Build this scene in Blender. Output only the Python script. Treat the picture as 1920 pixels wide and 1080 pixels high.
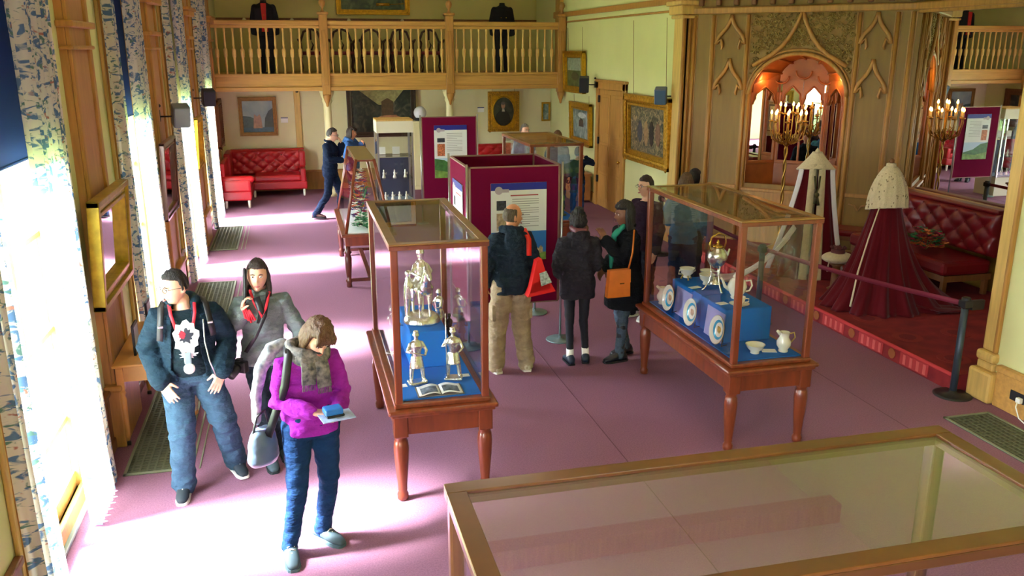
import bpy, bmesh, math, random
from mathutils import Vector, Matrix, Euler, noise
random.seed(7)
SC = bpy.context.scene
COL = SC.collection
for o in list(bpy.data.objects):
    bpy.data.objects.remove(o)
R = math.radians
PI = math.pi

# ------------------------------------------------------------ camera, world, sun, exposure
cam_d = bpy.data.cameras.new('camera'); cam = bpy.data.objects.new('camera', cam_d); COL.objects.link(cam)
cam.location = (0, 0, 3.2)
cam.rotation_euler = (R(90 - 15.5), 0, R(-14.0))
cam_d.sensor_width = 36; cam_d.lens = 1612 / 1920 * 36; cam_d.clip_start = .05; cam_d.clip_end = 300
SC.camera = cam
SC.view_settings.view_transform = 'Standard'
try: SC.view_settings.look = 'None'
except Exception: pass
SC.view_settings.exposure = 0.5
SC.view_settings.gamma = 1
SC.view_settings.use_curve_mapping = False
world = bpy.data.worlds.new('world'); SC.world = world; world.use_nodes = True
wn = world.node_tree.nodes; wl = world.node_tree.links
bg = wn['Background']; bg.inputs[0].default_value = (.90, .96, 1.0, 1); bg.inputs[1].default_value = 36.0
sun_d = bpy.data.lights.new('sun', 'SUN'); sun = bpy.data.objects.new('sun', sun_d); COL.objects.link(sun)
sun_d.energy = 84.0; sun_d.angle = R(16); sun_d.color = (1.0, .97, .95)
sun.location = (-20, 2, 18)
sun.rotation_euler = Vector((1.0, .16, -1.15)).to_track_quat('-Z', 'Y').to_euler()
WIN = [(-2.05, 0), (1.83, 1), (5.6, 2), (9.5, 3), (13.4, 4), (17.3, 5)]     # window centres along the left wall
WHW = .8
for wy, k in WIN:
    ld = bpy.data.lights.new('window_portal', 'AREA'); lo = bpy.data.objects.new('window_portal', ld); COL.objects.link(lo)
    ld.shape = 'RECTANGLE'; ld.size = 4.3; ld.size_y = 1.6; ld.cycles.is_portal = True
    lo.location = (-1.93, wy, 2.15); lo.rotation_euler = (0, R(-90), 0)
def point(name, loc, energy, color, radius=.05):
    d = bpy.data.lights.new(name, 'POINT'); o = bpy.data.objects.new(name, d); COL.objects.link(o)
    d.energy = energy; d.color = color; d.shadow_soft_size = radius; o.location = loc
    return o
# added warm fill lights under the hall ceiling, no fixtures modelled (above the picture)
for (lx, ly) in ((2.3, 4.0), (2.3, 10.5), (2.3, 16.5)):
    d = bpy.data.lights.new('hall_fill', 'AREA'); o = bpy.data.objects.new('hall_fill', d); COL.objects.link(o)
    d.shape = 'DISK'; d.size = 1.6; d.energy = 25; d.color = (1, .93, .80); o.location = (lx, ly, 5.85)

# ------------------------------------------------------------ materials
def lin(c):
    return tuple((x / 255 / 12.92) if x <= 10 else (((x / 255) + .055) / 1.055) ** 2.4 for x in c) + (1,)
MATS = {}
def mat(name, rgb, rough=.6, metal=0, bump=0, bscale=60, var=0, vscale=6, stretch=(1, 1, 1), coat=0, spec=.5, emit=0, alpha=1, sheen=0, transl=0, rgb2=None, bdist=.01):
    if name in MATS: return MATS[name]
    m = bpy.data.materials.new(name); m.use_nodes = True; N = m.node_tree.nodes; Lk = m.node_tree.links
    b = N['Principled BSDF']; c = lin(rgb)
    b.inputs['Base Color'].default_value = c; b.inputs['Roughness'].default_value = rough; b.inputs['Metallic'].default_value = metal
    b.inputs['Specular IOR Level'].default_value = spec
    if coat: b.inputs['Coat Weight'].default_value = coat; b.inputs['Coat Roughness'].default_value = .12
    if sheen: b.inputs['Sheen Weight'].default_value = sheen
    if emit: b.inputs['Emission Color'].default_value = c; b.inputs['Emission Strength'].default_value = emit
    tc = N.new('ShaderNodeTexCoord'); mp = N.new('ShaderNodeMapping'); mp.inputs['Scale'].default_value = stretch
    Lk.new(tc.outputs['Object'], mp.inputs[0])
    if var:
        n = N.new('ShaderNodeTexNoise'); n.inputs['Scale'].default_value = vscale; n.inputs['Detail'].default_value = 5
        Lk.new(mp.outputs[0], n.inputs[0])
        mx = N.new('ShaderNodeMix'); mx.data_type = 'RGBA'
        c2 = lin(rgb2) if rgb2 else None
        lo = tuple(x * (1 - var) for x in c[:3]) + (1,)
        hi = c2 if c2 else tuple(min(1, x * (1 + var)) for x in c[:3]) + (1,)
        mx.inputs[6].default_value = lo if not c2 else c; mx.inputs[7].default_value = hi
        mr = N.new('ShaderNodeMapRange'); mr.inputs[1].default_value = .32; mr.inputs[2].default_value = .68
        Lk.new(n.outputs[0], mr.inputs[0]); Lk.new(mr.outputs[0], mx.inputs[0]); Lk.new(mx.outputs[2], b.inputs['Base Color'])
    if bump:
        n2 = N.new('ShaderNodeTexNoise'); n2.inputs['Scale'].default_value = bscale; n2.inputs['Detail'].default_value = 4
        Lk.new(mp.outputs[0], n2.inputs[0])
        bp = N.new('ShaderNodeBump'); bp.inputs['Strength'].default_value = bump; bp.inputs['Distance'].default_value = bdist
        Lk.new(n2.outputs[0], bp.inputs['Height']); Lk.new(bp.outputs[0], b.inputs['Normal'])
    if transl:
        out = N['Material Output']; t = N.new('ShaderNodeBsdfTranslucent'); t.inputs[0].default_value = c
        ms = N.new('ShaderNodeMixShader'); ms.inputs[0].default_value = transl
        if var: Lk.new(mx.outputs[2], t.inputs[0])
        Lk.new(b.outputs[0], ms.inputs[1]); Lk.new(t.outputs[0], ms.inputs[2]); Lk.new(ms.outputs[0], out.inputs[0])
    MATS[name] = m
    return m
def glassmat(name, tint=(1, 1, 1), ior=1.5, boost=0.0):
    m = bpy.data.materials.new(name); m.use_nodes = True; N = m.node_tree.nodes; Lk = m.node_tree.links
    for n in list(N):
        if n.type == 'BSDF_PRINCIPLED': N.remove(n)
    out = N['Material Output']; t = N.new('ShaderNodeBsdfTransparent'); t.inputs[0].default_value = tint + (1,)
    g = N.new('ShaderNodeBsdfGlossy'); g.inputs['Roughness'].default_value = .01
    f = N.new('ShaderNodeLayerWeight'); f.inputs[0].default_value = .5
    pw = N.new('ShaderNodeMath'); pw.operation = 'POWER'; pw.inputs[1].default_value = 4.5; Lk.new(f.outputs['Facing'], pw.inputs[0])
    ms = N.new('ShaderNodeMixShader')
    ad = N.new('ShaderNodeMath'); ad.operation = 'MULTIPLY_ADD'; ad.inputs[1].default_value = .9; ad.inputs[2].default_value = .03 + boost; ad.use_clamp = True
    Lk.new(pw.outputs[0], ad.inputs[0]); Lk.new(ad.outputs[0], ms.inputs[0]); Lk.new(t.outputs[0], ms.inputs[1]); Lk.new(g.outputs[0], ms.inputs[2])
    Lk.new(ms.outputs[0], out.inputs[0]); MATS[name] = m
    return m
G_CASE = glassmat('case_glass', (.985, .995, .99), 1.5, .0)
G_TOP = glassmat('case_top_glass', (.97, .985, .975), 1.5, .11)
G_WIN = glassmat('window_glass', (.97, .985, 1), 1.45)
WALL = mat('cream_wall', (210, 210, 150), .8, var=.03, vscale=1.5)
WALL_F = mat('pale_cream_wall', (226, 218, 176), .8, var=.03, vscale=1.5)
CEIL = mat('ceiling_paint', (226, 216, 168), .85)
OAK = mat('honey_oak', (172, 124, 60), .45, var=.16, vscale=5, stretch=(6, 6, .6), bump=.06, bscale=30)
OAKH = mat('honey_oak_lengthwise', (190, 144, 74), .45, var=.14, vscale=4, stretch=(.5, 6, 6))
OAKP = mat('pale_oak', (206, 170, 96), .5, var=.12, vscale=5, stretch=(6, 6, .6))
OAKD = mat('dark_oak', (118, 74, 34), .5, var=.16, vscale=5, stretch=(5, 5, .6))
PINE = mat('carved_pine', (136, 102, 32), .5, var=.10, vscale=3, stretch=(5, 5, .5))
MAHO = mat('mahogany', (112, 50, 24), .28, var=.25, vscale=4, stretch=(5, 5, .7), coat=.4)
MAHD = mat('dark_mahogany', (78, 32, 18), .32, var=.25, vscale=4, stretch=(5, 5, .7), coat=.4)
GOLD = mat('gilt', (196, 150, 40), .38, metal=.75, bump=.5, bscale=45, var=.2, vscale=20)
GOLDC = mat('carved_gilt', (190, 142, 42), .42, metal=.7, bump=1.0, bscale=28, var=.3, vscale=24)
BRASS = mat('brass', (206, 164, 76), .22, metal=1)
SILVER = mat('polished_silver', (236, 233, 226), .24, metal=1, bump=.35, bscale=70)
CHROME = mat('satin_chrome', (196, 202, 206), .3, metal=1)
STEELD = mat('blue_grey_steel', (64, 76, 88), .4, metal=.5)
BLACK = mat('black_plastic', (22, 23, 27), .45)
WHITE = mat('white_paint', (235, 235, 228), .5)
PAPER = mat('white_card', (240, 240, 236), .7)
CARPET = mat('mauve_carpet', (141, 99, 122), .95, var=.16, vscale=90, bump=.3, bscale=260, spec=.1)
BLUEF = mat('blue_baize', (22, 104, 186), .85, bump=.1, bscale=300, spec=.15)
REDL = mat('red_leather', (178, 22, 32), .32, bump=.15, bscale=120, coat=.15)
REDV = mat('crimson_velvet', (88, 5, 18), .85, sheen=.15, spec=.15)
ERM = mat('ivory_ermine', (214, 198, 160), .9, bump=.8, bscale=90, var=.06, vscale=30, sheen=.3)
MAROON = mat('maroon_felt', (108, 12, 50), .9, bump=.15, bscale=400, spec=.1)
MATG = mat('floor_grille_green', (92, 94, 72), .7, metal=.1)
CREAMP = mat('cream_gloss_paint', (226, 216, 168), .4)
PORC = mat('white_porcelain', (238, 234, 218), .15, coat=.5)
MIRROR = mat('mirror_silvering', (235, 238, 235), .01, metal=1)

# ------------------------------------------------------------ mesh helpers
class MB:
    def __init__(s): s.v = []; s.f = []; s.m = []; s.sm = []
    def add(s, vs, fs, mi=0, smooth=False, M=None):
        n = len(s.v)
        s.v += [tuple(M @ Vector(p)) if M else tuple(p) for p in vs]
        for f in fs: s.f.append(tuple(i + n for i in f)); s.m.append(mi); s.sm.append(smooth)
        return s
    def box(s, a, b, mi=0, M=None, bev=0):
        x0, y0, z0 = [min(a[i], b[i]) for i in range(3)]; x1, y1, z1 = [max(a[i], b[i]) for i in range(3)]
        c = min(bev, (x1-x0)/2.01, (y1-y0)/2.01, (z1-z0)/2.01)
        if c <= 0:
            vs = [(x0,y0,z0),(x1,y0,z0),(x1,y1,z0),(x0,y1,z0),(x0,y0,z1),(x1,y0,z1),(x1,y1,z1),(x0,y1,z1)]
            return s.add(vs, [(0,3,2,1),(4,5,6,7),(0,1,5,4),(1,2,6,5),(2,3,7,6),(3,0,4,7)], mi, False, M)
        bm = bmesh.new(); bmesh.ops.create_cube(bm, size=1)
        for v in bm.verts: v.co = ((x0+x1)/2+v.co.x*(x1-x0), (y0+y1)/2+v.co.y*(y1-y0), (z0+z1)/2+v.co.z*(z1-z0))
        bmesh.ops.bevel(bm, geom=bm.edges[:], offset=c, segments=2, affect='EDGES', profile=.5)
        return s.bm(bm, mi, False, M)
    def bm(s, bm, mi=0, smooth=False, M=None):
        bm.verts.index_update()
        s.add([v.co[:] for v in bm.verts], [tuple(v.index for v in f.verts) for f in bm.faces], mi, smooth, M); bm.free(); return s
    def lathe(s, prof, c=(0,0,0), n=24, mi=0, mis=None, M=None, smooth=True, ang=2*PI):
        vs = []; fs = []; k = len(prof); closed = ang > 6.28
        cols = n if closed else n + 1
        for i in range(cols):
            a = ang * i / n
            for r, z in prof: vs.append((c[0] + r*math.cos(a), c[1] + r*math.sin(a), c[2] + z))
        for j in range(k-1):
            fl = []
            for i in range(n):
                i2 = (i+1) % cols
                fl.append((i*k+j, i2*k+j, i2*k+j+1, i*k+j+1))
            nn = len(s.v) if j == 0 else None
            if j == 0: base = len(s.v); s.v += [tuple(M @ Vector(p)) if M else p for p in vs]
            for f in fl: s.f.append(tuple(q + base for q in f)); s.m.append(mis[j] if mis else mi); s.sm.append(smooth)
        if closed:
            for idx, rev in ((0, True), (k-1, False)):
                if prof[idx][0] > 1e-5:
                    f = [base + i*k + idx for i in range(n)]
                    if rev: f = f[::-1]
                    s.f.append(tuple(f)); s.m.append(mis[min(idx, k-2)] if mis else mi); s.sm.append(False)
        return s
    def tube(s, pts, rad, n=8, mi=0, M=None, cap=True, flat=1.0, up=None, round_=False):
        P = [Vector(p) for p in pts]
        if not isinstance(rad, (list, tuple)): rad = [rad] * len(P)
        rad = list(rad)
        if round_:
            d0 = (P[0]-P[1]).normalized(); d1 = (P[-1]-P[-2]).normalized(); r0, r1 = rad[0], rad[-1]
            P = [P[0]+d0*r0*.92, P[0]+d0*r0*.6] + P + [P[-1]+d1*r1*.6, P[-1]+d1*r1*.92]
            rad = [r0*.38, r0*.8] + rad + [r1*.8, r1*.38]
        T = []
        for i in range(len(P)):
            a = P[max(0, i-1)]; b = P[min(len(P)-1, i+1)]; t = b-a
            T.append(t.normalized() if t.length > 1e-9 else Vector((0,0,1)))
        ref = Vector(up) if up else (Vector((0,0,1)) if abs(T[0].z) < .9 else Vector((1,0,0)))
        u = (ref - T[0]*ref.dot(T[0])).normalized(); vs = []; fs = []
        for i, p in enumerate(P):
            u = (u - T[i]*u.dot(T[i])).normalized(); w = T[i].cross(u)
            for j in range(n):
                a = 2*PI*j/n
                vs.append(tuple(p + u*math.cos(a)*rad[i]*flat + w*math.sin(a)*rad[i]))
        for i in range(len(P)-1):
            for j in range(n):
                fs.append((i*n+j, i*n+(j+1)%n, (i+1)*n+(j+1)%n, (i+1)*n+j))
        if cap: fs.append(tuple(range(n))[::-1]); fs.append(tuple((len(P)-1)*n+j for j in range(n)))
        return s.add(vs, fs, mi, True, M)
    def prism(s, poly, y0, y1, mi=0, M=None):      # polygon in the x,z plane extruded along y
        n = len(poly); vs = [(x, y0, z) for x, z in poly] + [(x, y1, z) for x, z in poly]
        fs = [tuple(range(n)), tuple(range(n, 2*n))[::-1]] + [(i, i+n, (i+1)%n+n, (i+1)%n) for i in range(n)]
        return s.add(vs, fs, mi, False, M)
    def sphere(s, c, r, n=16, m=10, mi=0, M=None):
        if not isinstance(r, (list, tuple)): r = (r, r, r)
        vs = [(c[0], c[1], c[2]-r[2])]; fs = []
        for i in range(1, m):
            t = PI*i/m
            for j in range(n):
                a = 2*PI*j/n; vs.append((c[0]+r[0]*math.sin(t)*math.cos(a), c[1]+r[1]*math.sin(t)*math.sin(a), c[2]-r[2]*math.cos(t)))
        vs.append((c[0], c[1], c[2]+r[2]))
        for j in range(n):
            fs.append((0, 1+(j+1)%n, 1+j)); fs.append((len(vs)-1, 1+(m-2)*n+j, 1+(m-2)*n+(j+1)%n))
        for i in range(m-2):
            for j in range(n): fs.append((1+i*n+j, 1+i*n+(j+1)%n, 1+(i+1)*n+(j+1)%n, 1+(i+1)*n+j))
        return s.add(vs, fs, mi, True, M)
    def grid(s, fn, nu, nv, mi=0, smooth=True, M=None, wrap=False):
        vs = [tuple(fn(i/nu, j/nv)) for i in range(nu+1) for j in range(nv+1)]
        fs = [(i*(nv+1)+j, (i+1)*(nv+1)+j, (i+1)*(nv+1)+j+1, i*(nv+1)+j+1) for i in range(nu) for j in range(nv)]
        return s.add(vs, fs, mi, smooth, M)
    def mesh(s, name='m'):
        me = bpy.data.meshes.new(name); me.from_pydata(s.v, [], s.f); me.polygons.foreach_set('use_smooth', s.sm)
        me.polygons.foreach_set('material_index', s.m); me.update(); return me
    def build(s, name, mats, parent=None, loc=None, solid=0, fix=True):
        me = s.mesh(name)
        if fix:
            bm = bmesh.new(); bm.from_mesh(me); bmesh.ops.recalc_face_normals(bm, faces=bm.faces[:]); bm.to_mesh(me); bm.free()
        return link(name, me, mats, parent, loc, solid)
def link(name, me, mats, parent=None, loc=None, solid=0):
    for m in (mats if isinstance(mats, (list, tuple)) else [mats]): me.materials.append(m)
    o = bpy.data.objects.new(name, me); COL.objects.link(o)
    if parent: o.parent = parent
    if loc: o.location = loc
    if solid:
        md = o.modifiers.new('solid', 'SOLIDIFY'); md.thickness = solid; md.offset = 0
    return o
def empty(name, loc=(0,0,0), rz=0, parent=None):
    o = bpy.data.objects.new(name, None); COL.objects.link(o); o.location = loc; o.rotation_euler = (0, 0, rz); o.empty_display_size = .1
    if parent: o.parent = parent
    return o
def tag(o, label, cat, group=None, kind=None):
    if label: o['label'] = label
    if cat: o['category'] = cat
    if group: o['group'] = group
    if kind: o['kind'] = kind
    return o
def thing(name, label, cat, loc=(0,0,0), rz=0, group=None): return tag(empty(name, loc, rz), label, cat, group)
def struct(o, label=None):
    o['kind'] = 'structure'
    if label: o['label'] = label
    return o
def again(o, name, parent, loc=None, rot=None):    # another piece sharing the mesh of o
    c = bpy.data.objects.new(name, o.data); COL.objects.link(c); c.parent = parent
    if loc: c.location = loc
    if rot: c.rotation_euler = rot
    return c
def kids(o): return [c for c in bpy.data.objects if c.parent == o]
def copy_tree(o, parent=None):
    c = o.copy(); COL.objects.link(c); c.parent = parent
    for ch in kids(o): copy_tree(ch, c)
    return c
def ring(fn, n):
    return [fn(2*PI*i/n) for i in range(n)]
def voxel(mb, vox, smooth=4, disp=None, cut=None, solid=0, name='m'):
    me = mb.mesh(name); o = bpy.data.objects.new('tmp', me); COL.objects.link(o)
    m = o.modifiers.new('r', 'REMESH'); m.mode = 'VOXEL'; m.voxel_size = vox; m.use_smooth_shade = True
    if smooth:
        m2 = o.modifiers.new('s', 'SMOOTH'); m2.factor = .5; m2.iterations = smooth
    dg = bpy.context.evaluated_depsgraph_get(); me2 = bpy.data.meshes.new_from_object(o.evaluated_get(dg))
    bpy.data.objects.remove(o); bpy.data.meshes.remove(me)
    me2.materials.clear()
    if disp or cut:
        bm = bmesh.new(); bm.from_mesh(me2); bm.normal_update()
        if disp:
            for v in bm.verts: v.co += v.normal * disp(v.co)
        if cut:
            d = [f for f in bm.faces if cut(f.calc_center_median())]
            bmesh.ops.delete(bm, geom=d, context='FACES')
        for f in bm.faces: f.smooth = True
        bm.to_mesh(me2); bm.free()
    me2.name = name
    return me2
# ============================================================ ROOM SHELL
XL, XR = -1.65, 6.2
YB, YF = -3.2, 22.3
ZC = 6.2
fl = MB(); fl.box((-2.05, YB, -.2), (9.0, YF, 0)); floor = struct(fl.build('floor', CARPET), 'mauve pink fitted carpet')
sm = MB()
for x in (2.43, 5.05): sm.box((x-.004, YB, 0), (x+.004, YF, .0015))
tag(sm.build('carpet_seam', mat('seam', (104, 62, 80), .95), floor), None, None)
cl = MB(); cl.box((-2.05, YB, ZC), (9.0, YF, ZC+.2)); ceil = struct(cl.build('ceiling', CEIL))
for y in [0.5 + i*2.6 for i in range(9)]:
    b = MB(); b.box((XL, y-.12, ZC-.25), (XR, y+.12, ZC-.001)); b.build('ceiling_beam', OAKP, ceil)
# --- left wall with tall window openings
wb = MB(); ys = [YB]
for wy, k in WIN: ys += [wy-WHW, wy+WHW]
ys.append(YF)
for i in range(0, len(ys), 2):
    wb.box((XL-.16, ys[i], 0), (XL, ys[i+1], ZC))
for wy, k in WIN:
    wb.box((XL-.16, wy-WHW, 4.3), (XL, wy+WHW, ZC))
wall_left = struct(wb.build('wall_left', WALL))
PANE = MB()
def window(k, wy):
    z0, z1 = .1, 4.3
    w = struct(empty('window_%d' % (k+1), (XL, wy, 0)))
    f = MB(); X = -.10
    for s in (-1, 1): f.box((X-.06, s*WHW, 0), (X+.06, s*(WHW-.07), z1), bev=.01)
    f.box((X-.06, -WHW+.07, z1-.08), (X+.06, WHW-.07, z1)); f.box((X-.06, -WHW+.07, 0), (X+.06, WHW-.07, z0))
    f.box((X-.04, -.05, z0), (X+.04, .05, z1-.08))
    f.build('window_frame', OAKH, w)
    for s in (-1, 1):
        m = MB(); a, b = (s*.05, s*(WHW-.07))
        for z in (z0, .62, 1.3, 1.98, 2.66, 3.34, 4.16): m.box((X-.02, a, z), (X+.02, b, z+(.12 if z == z0 else .035)))
        m.build('glazing_bar', OAKH, w)
        for zz in (z0+.12, .655, 1.335, 2.015, 2.695, 3.375):
            z2 = {z0+.12: .62, .655: 1.3, 1.335: 1.98, 2.015: 2.66, 2.695: 3.34, 3.375: 4.16}[zz]
            p = MB(); p.box((X-.004, min(a,b), zz), (X+.004, max(a,b), z2)); p.build('pane', G_WIN, w)
    t = MB(); t.box((-.15, -WHW, 0), (-.05, WHW, .1)); t.box((-.05, -WHW, 0), (-.01, WHW, .14), bev=.01); t.box((-.02, -WHW, 0), (.02, WHW, .03), mi=1, bev=.006)
    t.build('threshold', [OAKH, mat('threshold_strip', (150, 168, 160), .5)], w)
    for s in (-1, 1):
        a = MB(); a.box((0, s*WHW, 0), (.03, s*(WHW+.09), 4.4), bev=.01); a.box((0, s*(WHW+.02), 0), (.05, s*(WHW+.05), 4.4), mi=1, bev=.01)
        a.build('architrave', [OAKP, OAK], w)
    a = MB(); a.box((0, -WHW-.09, 4.3), (.03, WHW+.09, 4.42)); a.build('architrave', OAKP, w)
for wy, k in WIN: window(k, wy)
# lawn and far trees outside the windows
lw = MB(); lw.box((-60, -40, -.7), (-2.4, 60, -.6)); struct(lw.build('trim_1', mat('lawn', (96, 128, 60), .9, var=.2, vscale=2)), 'lawn outside the windows')
def pilaster_trim(i, y):
    p = struct(empty('trim_%d' % i, (XL, y, 0)), 'tall wooden wall pilaster between two windows')
    a = MB(); a.box((0, -.36, .5), (.055, .36, ZC)); a.box((.055, -.36, .5), (.085, -.27, ZC), bev=.008); a.box((.055, .27, .5), (.085, .36, ZC), bev=.008)
    a.build('shaft', OAK if i != 2 else OAKP, p)
    s = MB(); s.box((.055, -.27, .5), (.062, .27, ZC)); s.build('inset_panel', mat('pinkish_oak', (176, 128, 88), .5, var=.1, vscale=5, stretch=(5,5,.6)), p)
    c = MB()
    for z, e, h in ((3.36, .04, .05), (3.20, .02, .03), (3.72, .07, .08), (3.80, .1, .05)): c.box((0, -.36-e, z), (.085+e, .36+e, z+h), bev=.012)
    c.build('capital_moulding', OAK, p)
    b = MB(); b.box((0, -.4, 0), (.12, .4, .5), bev=.01); b.box((0, -.42, .5), (.14, .42, .55), bev=.015); b.build('plinth', OAK, p)
for i, (wy, k) in enumerate(WIN[:-1]): pilaster_trim(i+2, wy + 1.95)
pilaster_trim(7, 19.25)
# wainscot below the left wall piers: separate upright boards
bi = 0
for i in range(0, len(ys), 2):
    a, b = ys[i], ys[i+1]
    if b-a < .3: continue
    base = struct(empty('baseboard_left_%d' % (i//2+1), (XL, a, 0)), 'low wooden wainscot under the left wall pier')
    n = max(1, int((b-a-.1)/.14)); w = (b-a-.2)/n
    g = MB(); g.box((0, .1, .47), (.05, b-a-.1, .52), bev=.01); g.box((0, .1, 0), (.045, b-a-.1, .1), bev=.01); g.build('rail', OAKD, base)
    bd = MB(); bd.box((0, .004, .1), (.03, w-.004, .47), bev=.006)
    first = bd.build('board', OAKD, base, (0, .1, 0))
    for q in range(1, n): again(first, 'board', base, (0, .1+q*w, 0))
# --- right wall, two stretches and header above the bay
rw = MB(); rw.box((XR, YB, 0), (XR+.25, 6.35, ZC)); rw.box((XR, 13.3, 0), (XR+.25, YF, ZC)); rw.box((XR, 6.35, 4.25), (XR+.25, 13.3, ZC))
struct(rw.build('wall_right', WALL))
wf = MB(); wf.box((-2.03, 20.9, 0), (XR+.25, 21.15, 2.45)); struct(wf.build('wall_far', WALL_F))
wu = MB(); wu.box((-2.03, YF, 0), (XR+.25, YF+.2, ZC)); struct(wu.build('wall_far_upper', mat('upper_wall', (206, 196, 130), .8, var=.03, vscale=2)))
wk = MB(); wk.box((-2.03, YB-.2, 0), (9, YB, ZC)); struct(wk.build('wall_near', WALL))
# picture rails on the right wall
for nm, z, h, d, a, b in (('trim_8', 3.81, .035, .03, 13.6, 20.0), ('trim_9', 3.97, .10, .07, 13.6, 20.0)):
    t = MB(); t.box((XR-d, a, z-h/2), (XR, b, z+h/2), bev=.008); struct(t.build(nm, OAK), 'wooden picture rail high on the right wall')
t = MB(); t.box((XR-.09, 19.95, 2.5), (XR, 20.3, ZC)); t.box((XR-.13, 19.9, 3.9), (XR, 20.35, 4.05), bev=.02); struct(t.build('trim_10', OAK), 'wooden corner post at the gallery end of the right wall')
# dado / skirting along the right wall far stretch
t = MB(); t.box((XR-.03, 13.6, 0), (XR, 15.7, .22)); t.box((XR-.03, 17.45, 0), (XR, 20.9, .22)); struct(t.build('baseboard_right', OAK))
t = MB(); t.box((XL, 20.85, 0), (XR, 20.9, .42)); t.box((XL, 20.83, .42), (XR, 20.9, .46), bev=.01); struct(t.build('baseboard_far', OAK), 'wooden dado along the far wall')
# vertical wooden strips on far wall
t = MB(); t.box((.02, 20.84, 0), (.16, 20.9, 2.45), bev=.01); struct(t.build('trim_11', OAKP), 'wooden upright strip beside the corner sofa')
# upper gallery dado rail with rosettes
u = struct(empty('trim_12', (0, YF, 0)), 'brown dado rail on the gallery wall with rosettes')
t = MB(); t.box((XL, -.04, 3.80), (XR, 0, 3.93), bev=.01); t.build('rail', OAKD, u)
r0 = None
for x in (-1.0, .1, 1.45, 2.75, 3.9, 5.2):
    if r0 is None:
        r = MB(); r.sphere((0, -.05, 3.87), (.05, .03, .06), 10, 6); r0 = r.build('rosette', CREAMP, u, (x, 0, 0))
    else: again(r0, 'rosette', u, (x, 0, 0))
# --- near pier, edge of the bay on the right of the picture
p = struct(empty('trim_13', (XR, 6.35, 0)), 'pale wooden pier edge at the right of the bay')
a = MB(); a.box((-.03, -.12, .48), (.28, .03, 4.25), bev=.02); a.box((-.045, -.145, .48), (-.0, -.11, 4.25), mi=1, bev=.01); a.build('post', [OAKP, OAK], p)
b = MB(); b.box((-.07, -.16, .38), (.3, .06, .48), bev=.03); b.box((-.10, -.20, 0), (.32, .09, .30), bev=.03); b.box((-.05, -.15, .30), (.29, .05, .38), bev=.02); b.build('plinth', OAKP, p)
b = MB(); b.box((-.05, -9.4, 0), (0, -.2, .34), bev=.01); b.box((-.07, -9.4, .34), (0, -.2, .40), bev=.012); b.build('dado', OAKH, p)
# --- far pier at the bay
p = struct(empty('trim_14', (XR, 13.3, 0)), 'clustered wooden pier between the right wall and the carved bay')
a = MB(); a.box((-.07, .0, 0), (.1, .32, 4.25), bev=.015)
a.build('post', OAKP, p)
a = MB()
for x in (-.05, .05, .17, .27): a.tube([(x, -.02, .4), (x, -.02, 4.2)], .028, 8)
a.box((.08, -.03, 0), (.30, .1, 4.25)); a.build('clustered_shafts', OAK, p)
a = MB()
for z, e, h in ((3.68, .03, .05), (3.74, .06, .14), (3.88, .1, .07)): a.box((-.08-e, -.04-e, z), (.3, .34+e, z+h), bev=.015)
a.build('capital', OAKP, p)
a = MB(); a.box((-.11, -.06, 0), (.32, .36, .45), bev=.02); a.build('plinth', OAK, p)
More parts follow.
